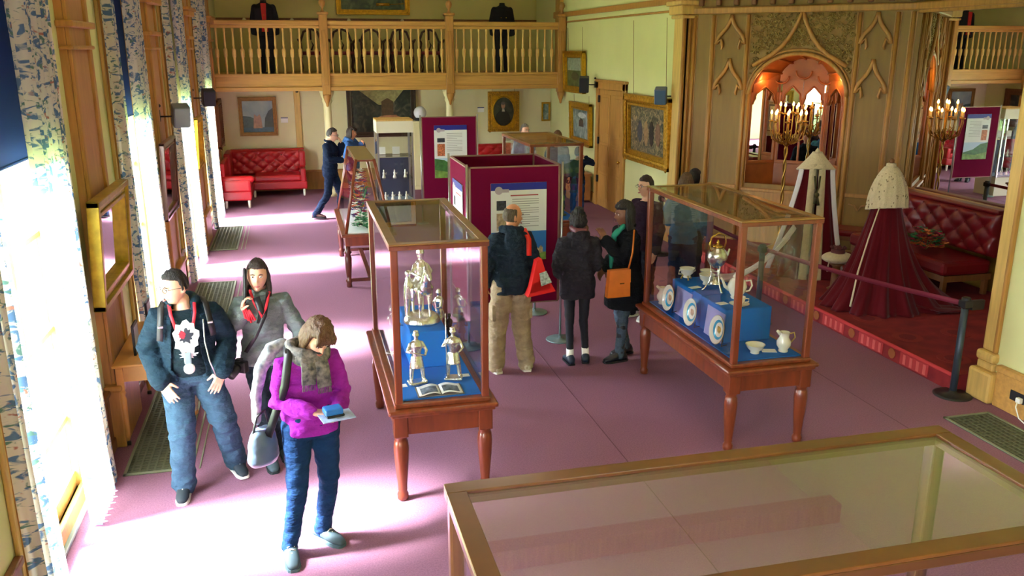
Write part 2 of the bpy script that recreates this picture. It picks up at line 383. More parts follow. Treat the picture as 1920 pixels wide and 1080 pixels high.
# ============================================================ CARVED BAY
SQ = math.sqrt(.5)
BA, BB = Vector((6.3, 13.3, 0)), Vector((8.65, 10.95, 0)); BW = (BB-BA).length
def gothic(name, label, loc, rz):
    w = struct(empty(name, loc, rz), label); W = BW; s0, s1, zs, za = 1.0, 2.46, 2.52, 3.14
    sc = (s0+s1)/2; hw = (s1-s0)/2
    archp = [(sc+hw*math.cos(t), zs+(za-zs)*math.sin(t)) for t in [PI*i/24 for i in range(25)]]
    m = MB(); m.prism([(-.1, 0), (s0, 0), (s0, zs)] + [(s0, 4.25), (-.1, 4.25)], 0, .06)
    m.prism([(s1, 0), (W+.1, 0), (W+.1, 4.25), (s1, 4.25)], 0, .06)
    for i in range(24):
        (xa, za_), (xb, zb) = archp[i], archp[i+1]
        m.prism([(xa, za_), (xb, zb), (xb, 4.25), (xa, 4.25)], 0, .06)
    m.box((s0, 0, 0), (s1, .06, 1.12))
    m.build('boarding', PINE, w)
    # frame ribs
    def rib(x, z0, z1, r=.03, y=-.02):
        a = MB(); a.tube([(x, y, z0), (x, y, z1)], r, 8); a.box((x-r*1.5, -.01, z0), (x+r*1.5, .0, z1)); a.build('rib', OAK, w)
    for x in (.05, .36, s0-.085, s1+.085, 3.06, W-.06): rib(x, 0, 3.72)
    rib(s0-.01, 1.05, zs, .022); rib(s1+.01, 1.05, zs, .022)
    a = MB(); a.tube([(x, -.03, z) for x, z in archp], .032, 8); a.tube([(sc+(x-sc)*1.07, -.015, zs+(z-zs)*1.1) for x, z in archp], .02, 8); a.build('arch_moulding', OAK, w)
    # ogee hood above the arch
    def ogee(x0, x1, z0, z1, r=.026, y=-.035, nm='ogee_arch', cusps=True, matl=OAK):
        c = (x0+x1)/2; h = (x1-x0)/2; H_ = z1-z0; a = MB()
        for s in (-1, 1):
            pts = []
            for i in range(0 if cusps else 17):
                t = i/16
                # convex lower, concave upper
                xx = h*(1 - (t**1.7)) if t < .55 else h*(1-.55**1.7)*(1-((t-.55)/.45))**1.9
                zz = H_*t**1.0 if t < .55 else H_*(.55 + .45*((t-.55)/.45)**.8)
                pts.append((c+s*xx, y, z0+zz))
            if cusps: pts = [(c+s*h*kx, y, z0+H_*kz) for kx, kz in ((1, 0), (.93, .16), (.78, .32), (.55, .46), (.32, .60), (.15, .76), (.04, .92), (0, 1.05))]
            a.tube(pts, r, 6)
            if cusps:
                a.tube([(c+s*h*.92, y, z0+.02), (c+s*h*.66, y, z0+.05*H_/.3), (c+s*h*.55, y, z0-.04), (c+s*h*.62, y, z0-.08)], [r, r*.8, r*.7, r*.4], 6)
        return a.build(nm, matl, w)
    for s in (-1, 1):
        a = MB(); a.tube([(sc+s*x, -.045, z) for x, z in ((.70, 2.96), (.60, 3.02), (.42, 3.12), (.28, 3.24), (.17, 3.38), (.09, 3.53), (.035, 3.66), (.01, 3.76))], [.03, .034, .034, .034, .034, .03, .03, .02], 8); a.build('ogee_hood', OAK, w)
    for x0, x1 in ((.42, s0-.12), (s1+.12, 3.0)):
        ogee(x0, x1, 3.28, 3.70, .032); ogee(x0, x1, 2.58, 3.04, .032)
        a = MB(); a.box((x0, -.03, 1.02), (x1, 0, 1.08), bev=.01); a.box((x0, -.025, 0), (x1, 0, .2), bev=.008); a.build('panel_rail', OAK, w)
        a = MB(); xc = (x0+x1)/2; a.tube([(xc-.14, -.02, .92), (xc-.05, -.02, .90), (xc, -.02, .82), (xc+.05, -.02, .90), (xc+.14, -.02, .92)], .013, 6); a.build('carved_drop', OAK, w)
    # carved foliage spandrels
    sp = MB(); rnd = random.Random(3)
    for i in range(900):
        x = rnd.uniform(s0-.02, s1+.02); z = rnd.uniform(2.75, 3.72)
        dx = (x-sc)/hw
        ztop_arch = zs+(za-zs)*1.12*math.sqrt(max(0, 1-min(1, (dx/1.07)**2)))
        if z < ztop_arch+.05: continue
        a0 = rnd.uniform(0, 2*PI); rr = rnd.uniform(.018, .036)
        pts = [(x+rr*math.cos(a0+k*1.1)*(1-k*.16), -.012-.006*k, z+rr*math.sin(a0+k*1.1)*(1-k*.16)) for k in range(5)]
        sp.tube(pts, [.008, .011, .011, .009, .005], 4)
    o = sp.build('carved_foliage', mat('carved_foliage', (150, 124, 60), .6, var=.2, vscale=30), w); o['kind'] = 'stuff'
    # cornice with studs
    c = MB(); c.box((-.1, -.09, 3.74), (W+.1, .0, 3.84), bev=.02); c.box((-.1, -.14, 3.98), (W+.1, 0, 4.08), bev=.02); c.build('cornice', OAK, w)
    st = MB(); st.box((-.04, -.09, 3.86), (.04, 0, 3.97), bev=.02); f0 = st.build('cornice_stud', OAKD, w, (.15, 0, 0))
    for i in range(1, 12): again(f0, 'cornice_stud', w, (.15+i*.28, 0, 0))
    # niche: three mirrored facets with cusped heads
    npl = [(s0, .03), (s0+.36, .42), (s1-.36, .42), (s1, .03)]
    for q in range(3):
        (xa, ya), (xb, yb) = npl[q], npl[q+1]; L = math.hypot(xb-xa, yb-ya); ang = math.atan2(yb-ya, xb-xa)
        e = empty('niche_facet', (xa, ya, 0), ang, w)
        f = MB(); f.box((0, -.01, 1.0), (L, .05, 1.42)); f.box((0, -.03, 1.42), (L, .04, 1.47), bev=.01)
        f.box((0, -.03, 1.42), (.045, .03, 2.55), bev=.012); f.box((L-.045, -.03, 1.42), (L, .03, 2.55), bev=.012)
        f.box((0, .0, 2.72), (L, .04, 3.2))
        n2 = 2 if q == 1 else 1; lw_ = (L-.09)/n2
        for k in range(n2):
            x0 = .045+k*lw_; x1 = x0+lw_; c_ = (x0+x1)/2; h = lw_/2; zz = 2.36
            if k: f.box((x0-.014, -.02, 1.42), (x0+.014, .02, zz+.1), bev=.005)
            pl = []
            for s, rng in ((1, range(9)), (-1, range(8, -1, -1))):
                for i in rng: t = i/8; pl.append((c_+s*h*(1-t**2.0)*(.98-.16*math.sin(t*PI*2)**2), zz+.28*t**.8))
            for i in range(len(pl)-1):
                (a1, b1), (a2, b2) = pl[i], pl[i+1]
                if abs(a1-a2) < 1e-5: continue
                f.prism([(a1, b1), (a2, b2), (a2, 2.74), (a1, 2.74)], -.012, .02)
            f.tube([(a_, -.018, b_) for a_, b_ in pl], .014, 6)
        f.build('carved_head', mat('niche_oak', (142, 76, 28), .42, var=.15, vscale=6), e)
        g = MB(); g.box((.02, .005, 1.46), (L-.02, .012, 2.70)); g.build('niche_mirror', MIRROR, e)
    v = MB()
    v.grid(lambda a_, b_: (sc+hw*(1-b_*.0)*math.cos(PI*a_)*(1-.42*b_), .04+.42*b_, zs+(za-zs)*math.sin(PI*a_)*(1-.12*b_)), 24, 4)
    v.box((s0, .44, 2.45), (s1, .47, 3.3))
    v.build('niche_vault', MATS['niche_oak'], w, solid=.01)
    vr = MB()
    for a_ in (.2, .35, .5, .65, .8):
        vr.tube([(sc+hw*.97*math.cos(PI*a_)*(1-.42*b_), .04+.42*b_, zs+(za-zs)*.96*math.sin(PI*a_)*(1-.12*b_)) for b_ in (0, .33, .66, 1)], .016, 6)
    for cx_ in (sc-.34, sc, sc+.34):
        vr.tube([(cx_+.12*math.cos(t), .36, 2.80+.12*math.sin(t)+(0.08 if cx_ == sc else 0)) for t in [PI+PI*i/10 for i in range(11)]], .016, 6)
    vr.build('vault_rib', MATS['niche_oak'], w)
    s = MB(); s.prism([(s0, 0), (s1, 0), (s1, 1.0), (s0, 1.0)], -.02, .0); s.box((s0-.02, -.06, 1.0), (s1+.02, .42, 1.05), bev=.01); s.build('niche_shelf', OAK, w)
    return w
gothic('wall_bay_left', 'carved gothic wall of the bay with arched niche', BA, R(-45))
gothic('wall_bay_right', 'carved gothic wall on the near side of the bay', Vector((8.65, 8.7, 0)), R(-135))
# middle wall of the bay with the big mirror
w = struct(empty('wall_bay_middle', (8.65, 10.95, 0), R(-90)), 'bay wall with a tall mirror above the long red sofa')
L = 10.95-8.7
a = MB(); a.box((0, .02, 0), (L, .1, 1.2)); a.box((0, .02, 3.74), (L, .1, 4.25)); a.build('boarding', PINE, w)
a = MB(); a.box((0, -.02, 1.2), (L, .06, 1.25), bev=.01); a.box((0, -.02, 3.70), (L, .06, 3.76), bev=.01)
a.box((0, -.09, 3.74), (L, .03, 3.84), bev=.02); a.box((0, -.14, 3.98), (L, .03, 4.08), bev=.02); a.build('mirror_frame', OAK, w)
a = MB(); a.box((.0, .03, 1.24), (L, .04, 3.72)); a.build('mirror', MIRROR, w)
a = MB(); a.box((-.04, -.09, 3.86), (.04, 0, 3.97), bev=.02); f0 = a.build('cornice_stud', OAKD, w, (.1, 0, 0))
for i in range(1, 9): again(f0, 'cornice_stud', w, (.1+i*.26, 0, 0))
bc = MB(); bc.prism([(XR, 0), (8.8, 0), (8.8, .1), (XR, .1)], 6.2, 13.6, M=Matrix.Translation((0, 0, 4.25))); struct(bc.build('ceiling_bay', CEIL))
# raised dais in the bay with patterned red carpet
poly = [(6.02, 6.5), (6.5, 6.5), (8.62, 8.68), (8.62, 10.93), (6.36, 13.2), (6.02, 13.2)]
d = struct(empty('floor_dais', (0, 0, 0)), 'raised dais of the bay under red patterned carpet')
m = MB(); n = len(poly); m.add([(x, y, 0) for x, y in poly]+[(x, y, .17) for x, y in poly], [tuple(range(n, 2*n))]+[(i, (i+1) % n, (i+1) % n+n, i+n) for i in range(n)])
RC = mat('red_patterned_carpet', (112, 14, 26), .9, var=.9, vscale=5, rgb2=(140, 32, 36), bump=.2, bscale=200)
m.build('dais_carpet', RC, d)
e = MB(); e.tube([(6.02, 6.5, .165), (6.02, 13.2, .165)], .02, 8); e.build('step_nosing', mat('red_nosing', (186, 50, 56), .8), d)
st = MB()
for i in range(9):
    y = 6.85+i*.7
    st.box((6.012, y, .02), (6.02, y+.42, .145), mi=0)
    for k in range(4): st.box((6.008, y+.03+k*.1, .03), (6.02, y+.07+k*.1, .135), mi=1)
for i in range(8):
    y = 6.98+i*.7+.42
    st.lathe([(.0, 0), (.055, 0), (.055, .006)], (0,0,0), 12, mi=2, M=Matrix.Translation((6.014, y, .085)) @ Matrix.Rotation(R(-90), 4, 'Y'))
st.build('carpet_pattern', [mat('rug_rose', (170, 50, 54), .9), mat('rug_pink', (204, 92, 88), .9), mat('rug_gold', (150, 84, 44), .9)], d)
tp = MB()
for i in range(9):
    for j in range(3):
        x, y = 6.35+j*.62, 6.9+i*.7
        if x-6.02 > min(y-6.3, 13.3-y): continue
        tp.lathe([(.0, 0), (.16, .0), (.16, .003)], (x, y, .1702), 16, mi=0); tp.lathe([(.0, .0), (.09, .0), (.09, .003)], (x, y, .1735), 12, mi=1)
tp.build('carpet_medallion', [mat('rug_dim', (134, 34, 34), .9), mat('rug_deep', (112, 16, 26), .9)], d)
# ============================================================ GALLERY AND BALCONY
g = struct(empty('floor_gallery', (0, 0, 0)), 'gallery floor behind the balustrade')
m = MB(); m.box((-2.0, 19.75, 2.45), (XR, YF, 2.68)); m.build('slab', OAKP, g)
bal = thing('balcony', 'long honey oak gallery balustrade across the far end of the hall', 'balcony', (0, 19.7, 0))
f = MB(); f.box((XL, 0, 2.36), (XR, .1, 2.70)); f.box((XL, -.04, 2.64), (XR, .1, 2.70), bev=.012); f.box((XL, -.05, 2.33), (XR, .12, 2.42), bev=.015); f.build('fascia', OAKH, bal)
f = MB(); f.box((XL, -.05, 3.70), (XR, .09, 3.80), bev=.025); f.box((XL, -.02, 3.64), (XR, .06, 3.70), bev=.01); f.build('handrail', OAKH, bal)
BP = [(.022, 0), (.022, .03), (.014, .05), (.02, .3), (.024, .33), (.017, .345), (.03, .36), (.034, .42), (.034, .50), (.03, .52), (.017, .53), (.016, .56), (.020, .60), (.013, .85), (.017, .89), (.022, .93), (.022, .96)]
b = MB(); b.lathe([(r*1.3, z) for r, z in BP], n=8); b0 = None
NW = [.73, 3.47]
x = XL+.14; sec = []
for a_, b_ in ((XL, .73), (.73, 3.47), (3.47, XR)):
    cnt = round((b_-a_-.2)/.165); sp_ = (b_-a_-.16)/(cnt+.0)
    for i in range(cnt): sec.append(a_+.08+sp_*(i+.5))
for x in sec:
    if b0 is None: b0 = b.build('baluster', mat('baluster_pine', (214, 176, 104), .45), bal, (x, .03, 2.69))
    else: again(b0, 'baluster', bal, (x, .03, 2.69))
nw = MB(); nw.box((-.09, -.08, 2.25), (.09, .1, 3.92), bev=.012); nw.box((-.05, -.095, 2.45), (.05, -.07, 3.6), bev=.01); nw.box((-.12, -.11, 3.92), (.12, .13, 3.98), bev=.02)
nw.lathe([(.05, 3.98), (.03, 4.02), (.025, 4.06), (.06, 4.11), (.075, 4.16), (.06, 4.215), (.02, 4.24), (0, 4.245)], (0, 0, 0), 14)
nw.lathe([(0, 1.98), (.025, 2.0), (.03, 2.05), (.06, 2.12), (.085, 2.2), (.09, 2.26)], (0, .0, 0), 12)
n0 = nw.build('newel_post', OAK, bal, (NW[0], 0, 0)); again(n0, 'newel_post', bal, (NW[1], 0, 0)); again(n0, 'newel_post', bal, (XR-.12, 0, 0))
cp = MB(); cp.lathe([(.14, 0), (.14, .12), (.1, .16), (.095, .3), (.085, 2.0), (.09, 2.05), (.12, 2.1), (.10, 2.14), (.15, 2.26), (.16, 2.34)], (0, 0, 0), 16)
c0 = cp.build('column', CREAMP, bal, (NW[0], .12, 0)); again(c0, 'column', bal, (NW[1], .12, 0))
# ============================================================ CURTAINS, BLINDS
def floral():
    m = bpy.data.materials.new('floral_curtain'); m.use_nodes = True; N = m.node_tree.nodes; L = m.node_tree.links
    b = N['Principled BSDF']; out = N['Material Output']; b.inputs['Roughness'].default_value = .9; b.inputs['Specular IOR Level'].default_value = .1
    tc = N.new('ShaderNodeTexCoord'); mp = N.new('ShaderNodeMapping'); mp.inputs['Scale'].default_value = (1, 1, .8); L.new(tc.outputs['UV'], mp.inputs[0])
    def nz(scale, det, off):
        n = N.new('ShaderNodeTexNoise'); n.inputs['Scale'].default_value = scale; n.inputs['Detail'].default_value = det; n.inputs['Distortion'].default_value = 1.2
        a = N.new('ShaderNodeVectorMath'); a.inputs[1].default_value = (off, off, 0); L.new(mp.outputs[0], a.inputs[0]); L.new(a.outputs[0], n.inputs[0]); return n
    def step(n, a, bb):
        r = N.new('ShaderNodeMapRange'); r.inputs[1].default_value = a; r.inputs[2].default_value = bb; L.new(n.outputs[0], r.inputs[0]); return r
    def mix(f, c1, c2):
        x = N.new('ShaderNodeMix'); x.data_type = 'RGBA'; L.new(f.outputs[0], x.inputs[0])
        if isinstance(c1, tuple): x.inputs[6].default_value = c1
        else: L.new(c1.outputs[2], x.inputs[6])
        x.inputs[7].default_value = c2; return x
    s1 = step(nz(15, 4, 0), .53, .59); s2 = step(nz(20, 3, 5), .60, .66); s3 = step(nz(16, 3, 11), .64, .70)
    c = mix(s1, lin((228, 226, 216)), lin((98, 130, 172))); c = mix(s2, c, lin((104, 140, 132))); c = mix(s3, c, lin((188, 132, 118)))
    L.new(c.outputs[2], b.inputs['Base Color'])
    t = N.new('ShaderNodeBsdfTranslucent'); L.new(c.outputs[2], t.inputs[0]); ms = N.new('ShaderNodeMixShader'); ms.inputs[0].default_value = .55
    L.new(b.outputs[0], ms.inputs[1]); L.new(t.outputs[0], ms.inputs[2]); L.new(ms.outputs[0], out.inputs[0]); return m
FLO = floral()
def curtain(y0, y1, label, group, sway=0, seed=0, lean=0):
    rnd = random.Random(seed); n = max(4, int((y1-y0)/.085)); NU = n*8; NV = 40; ph = rnd.random()*6
    def P(u, v):
        z = .02 + 4.35*v; w = (1 - .16*(1-v) + sway*(1-v)**4)
        y = (y0+y1)/2 + (u-.5)*(y1-y0)*w + lean*(1-v)**3
        x = .10 + .038*math.sin(u*n*2*PI+ph+.8*math.sin(v*2+u*5)) + .015*math.sin(u*n*4.1*PI+v*3+ph) + .03*(1-v)**3
        return (x, y - (y0+y1)/2, z)
    me_v = [P(i/NU, j/NV) for i in range(NU+1) for j in range(NV+1)]
    fs = [(i*(NV+1)+j, (i+1)*(NV+1)+j, (i+1)*(NV+1)+j+1, i*(NV+1)+j+1) for i in range(NU) for j in range(NV)]
    me = bpy.data.meshes.new('curtain'); me.from_pydata(me_v, [], fs); uv = me.uv_layers.new(name='uv')
    for p in me.polygons:
        p.use_smooth = True
        for li in p.loop_indices:
            vi = me.loops[li].vertex_index; i, j = divmod(vi, NV+1); uv.data[li].uv = (i/NU*(y1-y0)*1.5+seed, j/NV*4.35)
    o = link('curtain', me, FLO, None, (XL, (y0+y1)/2, 0)); return tag(o, label, 'curtain', group)
ORD = {1: 'window nearest the camera', 2: 'window nearest the green-hooded man', 3: 'window behind the gilt wall mirror', 4: 'window beside the first wall speaker', 5: 'farthest window next to the corner sofa'}
for wy, k in WIN:
    if k == 0: continue
    curtain(wy-.97, wy-.66, 'blue floral white curtain, near half at the ' + ORD[k], 'floral curtains at the hall windows', .3, k*3, .05)
    curtain(wy+.12, wy+.88, 'blue floral white curtain, far half at the ' + ORD[k], 'floral curtains at the hall windows', .1, k*3+1, .1)
    bl = thing('roller_blind', 'royal blue roller blind half drawn in the ' + ORD[k], 'blind', (XL-.05, wy, 0), 0, 'blue roller blinds')
    m = MB(); m.box((-.004, -WHW+.02, 2.53), (.004, WHW-.02, 4.22)); m.build('blind_fabric', mat('royal_blue_blind', (14, 62, 138), .85), bl)
    m = MB(); m.tube([(0, -WHW+.02, 2.52), (0, WHW-.02, 2.52)], .012, 8); m.build('bottom_bar', MATS['royal_blue_blind'], bl)
    m = MB(); m.tube([(0, -WHW+.01, 4.23), (0, WHW-.01, 4.23)], .03, 10); m.build('roller', MATS['royal_blue_blind'], bl)
# ============================================================ FLOOR GRILLES
def grille(x0, y0, x1, y1, label, border):
    t = thing('floor_mat', label, 'mat', ((x0+x1)/2, (y0+y1)/2, 0), 0, None); w, d = (x1-x0)/2, (y1-y0)/2
    m = MB(); m.box((-w, -d, 0), (w, d, .006)); m.build('backing', mat('grille_back', (74, 78, 58), .8), t)
    m = MB()
    n = int(2*d/.05)
    for i in range(1, n): y = -d+i*2*d/n; m.box((-w+.03, y-.008, .006), (w-.03, y+.008, .011))
    n = int(2*w/.05)
    for i in range(1, n): x = -w+i*2*w/n; m.box((x-.008, -d+.03, .006), (x+.008, d-.03, .012))
    o = m.build('lattice', MATG, t); o['kind'] = 'stuff'
    m = MB(); e = .022
    for a, b in (((-w, -d), (w, -d+e)), ((-w, d-e), (w, d)), ((-w, -d), (-w+e, d)), ((w-e, -d), (w, d))): m.box((a[0], a[1], .004), (b[0], b[1], .014))
    if border: m.box((w+.05, -d, 0), (w+.065, d, .006)); m.box((w+.11, -d, 0), (w+.12, d, .006))
    m.build('edge_strip', mat('grille_edge', (128, 134, 110), .6), t)
grille(-1.47, 6.6, -1.02, 8.4, 'green floor grille mat under the wooden side table', True)
grille(-1.47, 10.6, -.95, 12.5, 'grey green floor grille mat behind the woman with the audio guide', True)
grille(-1.5, 14.6, -1.05, 16.6, 'grey green floor grille mat nearest the corner sofa', True)
grille(5.5, 4.2, 5.98, 6.0, 'olive floor grille mat by the pier on the right', False)
# ============================================================ DISPLAY CASES
LEGP = [(.03, 0), (.04, .01), (.042, .05), (.03, .075), (.036, .09), (.034, .11), (.05, .3), (.056, .42), (.05, .48), (.04, .5), (.05, .515), (.05, .53), (.042, .54)]
def case(label, x0, y0, x1, y1, ztop=1.93, zl=.73, rz=0, cloth=True, fm=None, topm=None, legs=True, pad=.06):
    fm = fm or MAHO; topm = topm or mat('mahogany_ceiling_sheen', (128, 92, 42), .3, var=.2, vscale=6, coat=.4)  # topm: ceiling reflection on the frame tops, put into their colour
    t = thing('display_case', label, 'display case', ((x0+x1)/2, (y0+y1)/2, 0), rz, 'glazed mahogany display cases'); w, d = (x1-x0)/2, (y1-y0)/2
    m = MB(); W, D = w+pad, d+pad
    m.box((-W, -D, zl-.035), (W, D, zl), bev=.014); m.box((-W+.02, -D+.02, zl-.06), (W-.02, D-.02, zl-.03), bev=.01); m.build('table_top', fm, t)
    m = MB(); m.box((-w-.01, -d-.01, zl), (w+.01, d+.01, zl+.035), bev=.01); m.build('plinth_moulding', fm, t)
    for (a, b) in (((-W+.05, -D+.05), (W-.05, -D+.075)), ((-W+.05, D-.075), (W-.05, D-.05)), ((-W+.05, -D+.05), (-W+.075, D-.05)), ((W-.075, -D+.05), (W-.05, D-.05))):
        m = MB(); m.box((a[0], a[1], zl-.2), (b[0], b[1], zl-.05), bev=.004); m.build('apron', fm, t)
    l0 = None
    for sx in (-1, 1):
        for sy in (-1, 1):
            if l0 is None:
                m = MB(); k = (zl-.06-.14)/.54; m.box((-.052, -.052, zl-.22), (.052, .052, zl-.05), bev=.008); m.lathe([(r, z*k) for r, z in LEGP], n=16); l0 = m.build('leg', fm, t, (-W+.09, -D+.09, 0))
            else: again(l0, 'leg', t, (sx*(W-.09), sy*(D-.09), 0))
    p0 = None; fw = .026
    for sx in (-1, 1):
        for sy in (-1, 1):
            m = MB(); m.box((-fw, -fw, zl+.03), (fw, fw, ztop-.03), bev=.008)
            if p0 is None: p0 = m.build('corner_post', fm, t, (sx*(w-fw), sy*(d-fw), 0))
            else: again(p0, 'corner_post', t, (sx*(w-fw), sy*(d-fw), 0))
    m = MB(); fr = .055
    for (a, b) in (((-w-.008, -d-.008), (w+.008, -d+fr)), ((-w-.008, d-fr), (w+.008, d+.008)), ((-w-.008, -d+fr), (-w+fr, d-fr)), ((w-fr, -d+fr), (w+.008, d-fr))):
        m.box((a[0], a[1], ztop-.045), (b[0], b[1], ztop-.012), bev=.004); m.box((a[0], a[1], ztop-.012), (b[0], b[1], ztop), mi=1, bev=.003)
    m.build('top_frame', [fm, topm], t)
    m = MB(); m.box((-w+fr-.01, -d+fr-.01, ztop-.012), (w-fr+.01, d-fr+.01, ztop-.006)); m.build('top_pane', G_TOP, t)
    for nm, a, b in (('f', (-w+.04, -d+.022), (w-.04, -d+.026)), ('b', (-w+.04, d-.026), (w-.04, d-.022)), ('l', (-w+.022, -d+.04), (-w+.026, d-.04)), ('r', (w-.026, -d+.04), (w-.022, d-.04))):
        m = MB(); m.box((a[0], a[1], zl+.03), (b[0], b[1], ztop-.045)); m.build('side_pane', G_CASE, t)
    if cloth:
        m = MB(); m.box((-w+.05, -d+.05, zl+.036), (w-.05, d-.05, zl+.045)); m.build('baize_floor', BLUEF, t)
    return t
C1 = case('tall glass display case holding silver soldiers on blue cloth', .57, 5.70, 1.25, 7.5)
C2 = case('tall glass display case holding porcelain plates and tea ware', 3.28, 5.86, 3.98, 7.72)
C0 = case('large empty glass display case in the foreground seen from above', .385, 1.70, 2.17, 2.385, ztop=1.9, fm=mat('walnut_frame', (84, 50, 24), .3, var=.2, vscale=5, coat=.3), topm=mat('walnut_ceiling_sheen', (104, 62, 22), .34, var=.2, vscale=6, coat=.3), cloth=False)  # frame top colour includes the reflected ceiling as a painted bronze tone
C4 = case('tall glass display case of figures behind the maroon panel box', 3.25, 11.95, 4.05, 13.7, ztop=1.9)
m = MB(); m.box((-.86, -.31, .766), (.86, .31, .775)); m.build('baize_floor', mat('pinkish_baize', (150, 104, 116), .9), C0)
ZB = .776
def block(x0, y0, x1, y1, h, label, ang=0):
    t = MB(); w, d = (x1-x0)/2, (y1-y0)/2; t.box((-w, -d, 0), (w, d, h), bev=.01)
    o = t.build('display_block', BLUEF, None, ((x0+x1)/2, (y0+y1)/2, ZB)); o.rotation_euler = (0, 0, ang); return tag(o, label, 'plinth')
# case 1: blue plinth, silver statuettes
block(.765, 6.35, 1.06, 7.1, .30, 'blue cloth plinth under the silver horse group')
m = MB(); m.prism([(-.1, 0), (.1, 0), (.1, .22), (-.1, .28)], -.15, .15)
def soldier(loc, rz, label, spear=True, scale=1.0, mt=None, name='statuette'):
    t = thing(name, label, 'statuette', loc, rz, None); m = MB(); s = scale
    m.box((-.07, -.05, 0), (.07, .05, .03), bev=.008); base = m.build('base', mt or SILVER, t)
    m = MB()
    m.tube([(-.045, .01, .03), (-.04, .0, .12), (-.02, 0, .21)], [.016, .02, .028], 8, round_=True); m.tube([(.05, -.01, .03), (.04, -.01, .12), (.02, 0, .21)], [.016, .02, .028], 8, round_=True)
    m.tube([(-.045, .01, .035), (-.05, -.03, .035)], [.014, .011], 6, round_=True); m.tube([(.05, -.01, .035), (.06, -.05, .035)], [.014, .011], 6, round_=True)
    m.lathe([(0, .14), (.058, .14), (.05, .18), (.034, .235), (.04, .27), (.05, .315), (.038, .345), (.015, .36), (.014, .37), (0, .37)], n=14)
    m.sphere((0, -.002, .388), (.020, .023, .027), 10, 8); m.lathe([(0, .395), (.03, .396), (.024, .405), (.02, .43), (0, .435)], n=12)
    m.tube([(-.045, 0, .33), (-.08, -.02, .275), (-.055, -.06, .30)], [.016, .014, .010], 8, round_=True); m.tube([(.045, 0, .33), (.075, -.02, .27), (.05, -.06, .25)], [.016, .014, .010], 8, round_=True)
    me = voxel(m, .0065, 1, name='figure'); link('figure', me, mt or SILVER, t)
    m = MB(); m.tube([(-.05, -.062, .05 if spear else .24), (-.05, -.055, .56 if spear else .30)], .004, 6) if spear else m.tube([(-.09, -.06, .29), (.05, -.075, .25)], .006, 6); m.build('spear' if spear else 'rifle', mt or SILVER, t)
    t.scale = (s, s, s); return t
soldier((.77, 6.03, ZB), R(10), 'silver striding soldier statuette at the left front of the case', False, .98)
soldier((1.05, 6.05, ZB), R(-12), 'silver soldier statuette with tall spear at the right front', True, .98)
soldier((.672, 6.75, ZB), R(60), 'silver statuette half hidden at the left side of the blue plinth', False, .95)
soldier((1.14, 7.25, ZB), R(-70), 'small silver statuette at the back right of the blue plinth', False, .9)
soldier((1.17, 6.9, ZB), R(-90), 'dark bronze statuette beside the right pane of the case', False, .62, mat('dark_bronze', (70, 58, 44), .35, metal=.8))
def horse_group(loc):
    t = thing('statuette', 'large silver statuette of horse and rider on the blue plinth', 'statuette', loc, R(8)); m = MB()
    m.lathe([(0, 0), (.14, 0), (.145, .015), (.13, .05), (.10, .07), (0, .08)], n=20); m.build('base', SILVER, t)
    m = MB()
    m.tube([(-.01, .13, .27), (-.01, .05, .28), (0, -.05, .28), (0, -.10, .30)], [.055, .062, .062, .055], 12, round_=True)
    m.tube([(0, -.10, .31), (0, -.15, .38), (0, -.17, .45)], [.05, .036, .028], 10, round_=True); m.tube([(0, -.165, .46), (0, -.22, .42), (0, -.25, .395)], [.028, .022, .015], 8, round_=True)
    for x, y in ((-.035, -.09), (.035, -.09), (-.035, .11), (.035, .11)):
        m.tube([(x, y, .27), (x*1.1, y+(.02 if y > 0 else -.01), .17), (x*1.1, y, .12), (x*1.1, y-.005, .07)], [.03, .018, .012, .013], 8, round_=True)
    m.tube([(0, .15, .3), (0, .19, .24), (0, .18, .15)], [.014, .018, .008], 6, round_=True)
    m.lathe([(0, .30), (.05, .31), (.042, .38), (.05, .44), (.035, .48), (.014, .495), (0, .5)], (0, .01, 0), 12)
    m.sphere((0, 0, .525), (.025, .028, .032), 10, 8); m.lathe([(0, .54), (.034, .54), (.03, .56), (.02, .585), (0, .60)], (0, 0, 0), 12)
    for s in (-1, 1):
        m.tube([(s*.03, .0, .33), (s*.07, -.03, .27), (s*.07, -.01, .18)], [.026, .022, .015], 8, round_=True); m.tube([(s*.045, 0, .45), (s*.075, -.03, .40), (s*.03, -.09, .38)], [.018, .015, .01], 8, round_=True)
    m.tube([(-.11, .02, .06), (-.11, .0, .2), (-.10, 0, .3), (-.10, 0, .36)], [.02, .03, .034, .02], 8, round_=True); m.sphere((-.10, 0, .395), .026, 8, 6)
    me = voxel(m, .007, 1, name='horse_and_rider'); link('horse_and_rider', me, SILVER, t); t.scale = (1.05,)*3
horse_group((.90, 6.62, ZB+.30))
def book(loc, rz, label):
    t = thing('open_book', label, 'book', loc, rz)
    m = MB(); m.box((-.17, -.1, 0), (.17, .1, .006)); m.build('cover', mat('book_cover', (110, 112, 100), .6), t)
    for s in (-1, 1):
        m = MB(); m.grid(lambda u, v: (s*(.004+.155*u), -.09+.18*v, .008+.022*math.sin(PI*min(1, u*1.1+.05))*(1-u*.6)), 8, 1); m.build('page', PAPER, t, solid=.004)
        m = MB(); m.grid(lambda u, v: (s*(.02+.12*u), -.075+.115*v, .012+.022*math.sin(PI*min(1, (.12+u*.8)*1.1+.05))*(1-(.12+u*.8)*.6)), 8, 1); m.build('printed_picture', mat('old_photograph', (96, 108, 120), .6, var=.6, vscale=30), t)
book((.91, 5.86, ZB), 0, 'open illustrated book lying on blue cloth before the silver soldiers')
def card(loc, w, d, rz=0, label='white caption card', tilt=0):
    m = MB(); m.box((-w/2, -d/2, 0), (w/2, d/2, .003)); o = m.build('caption_card', PAPER, None, loc); o.rotation_euler = (tilt, 0, rz); return tag(o, label, 'card')
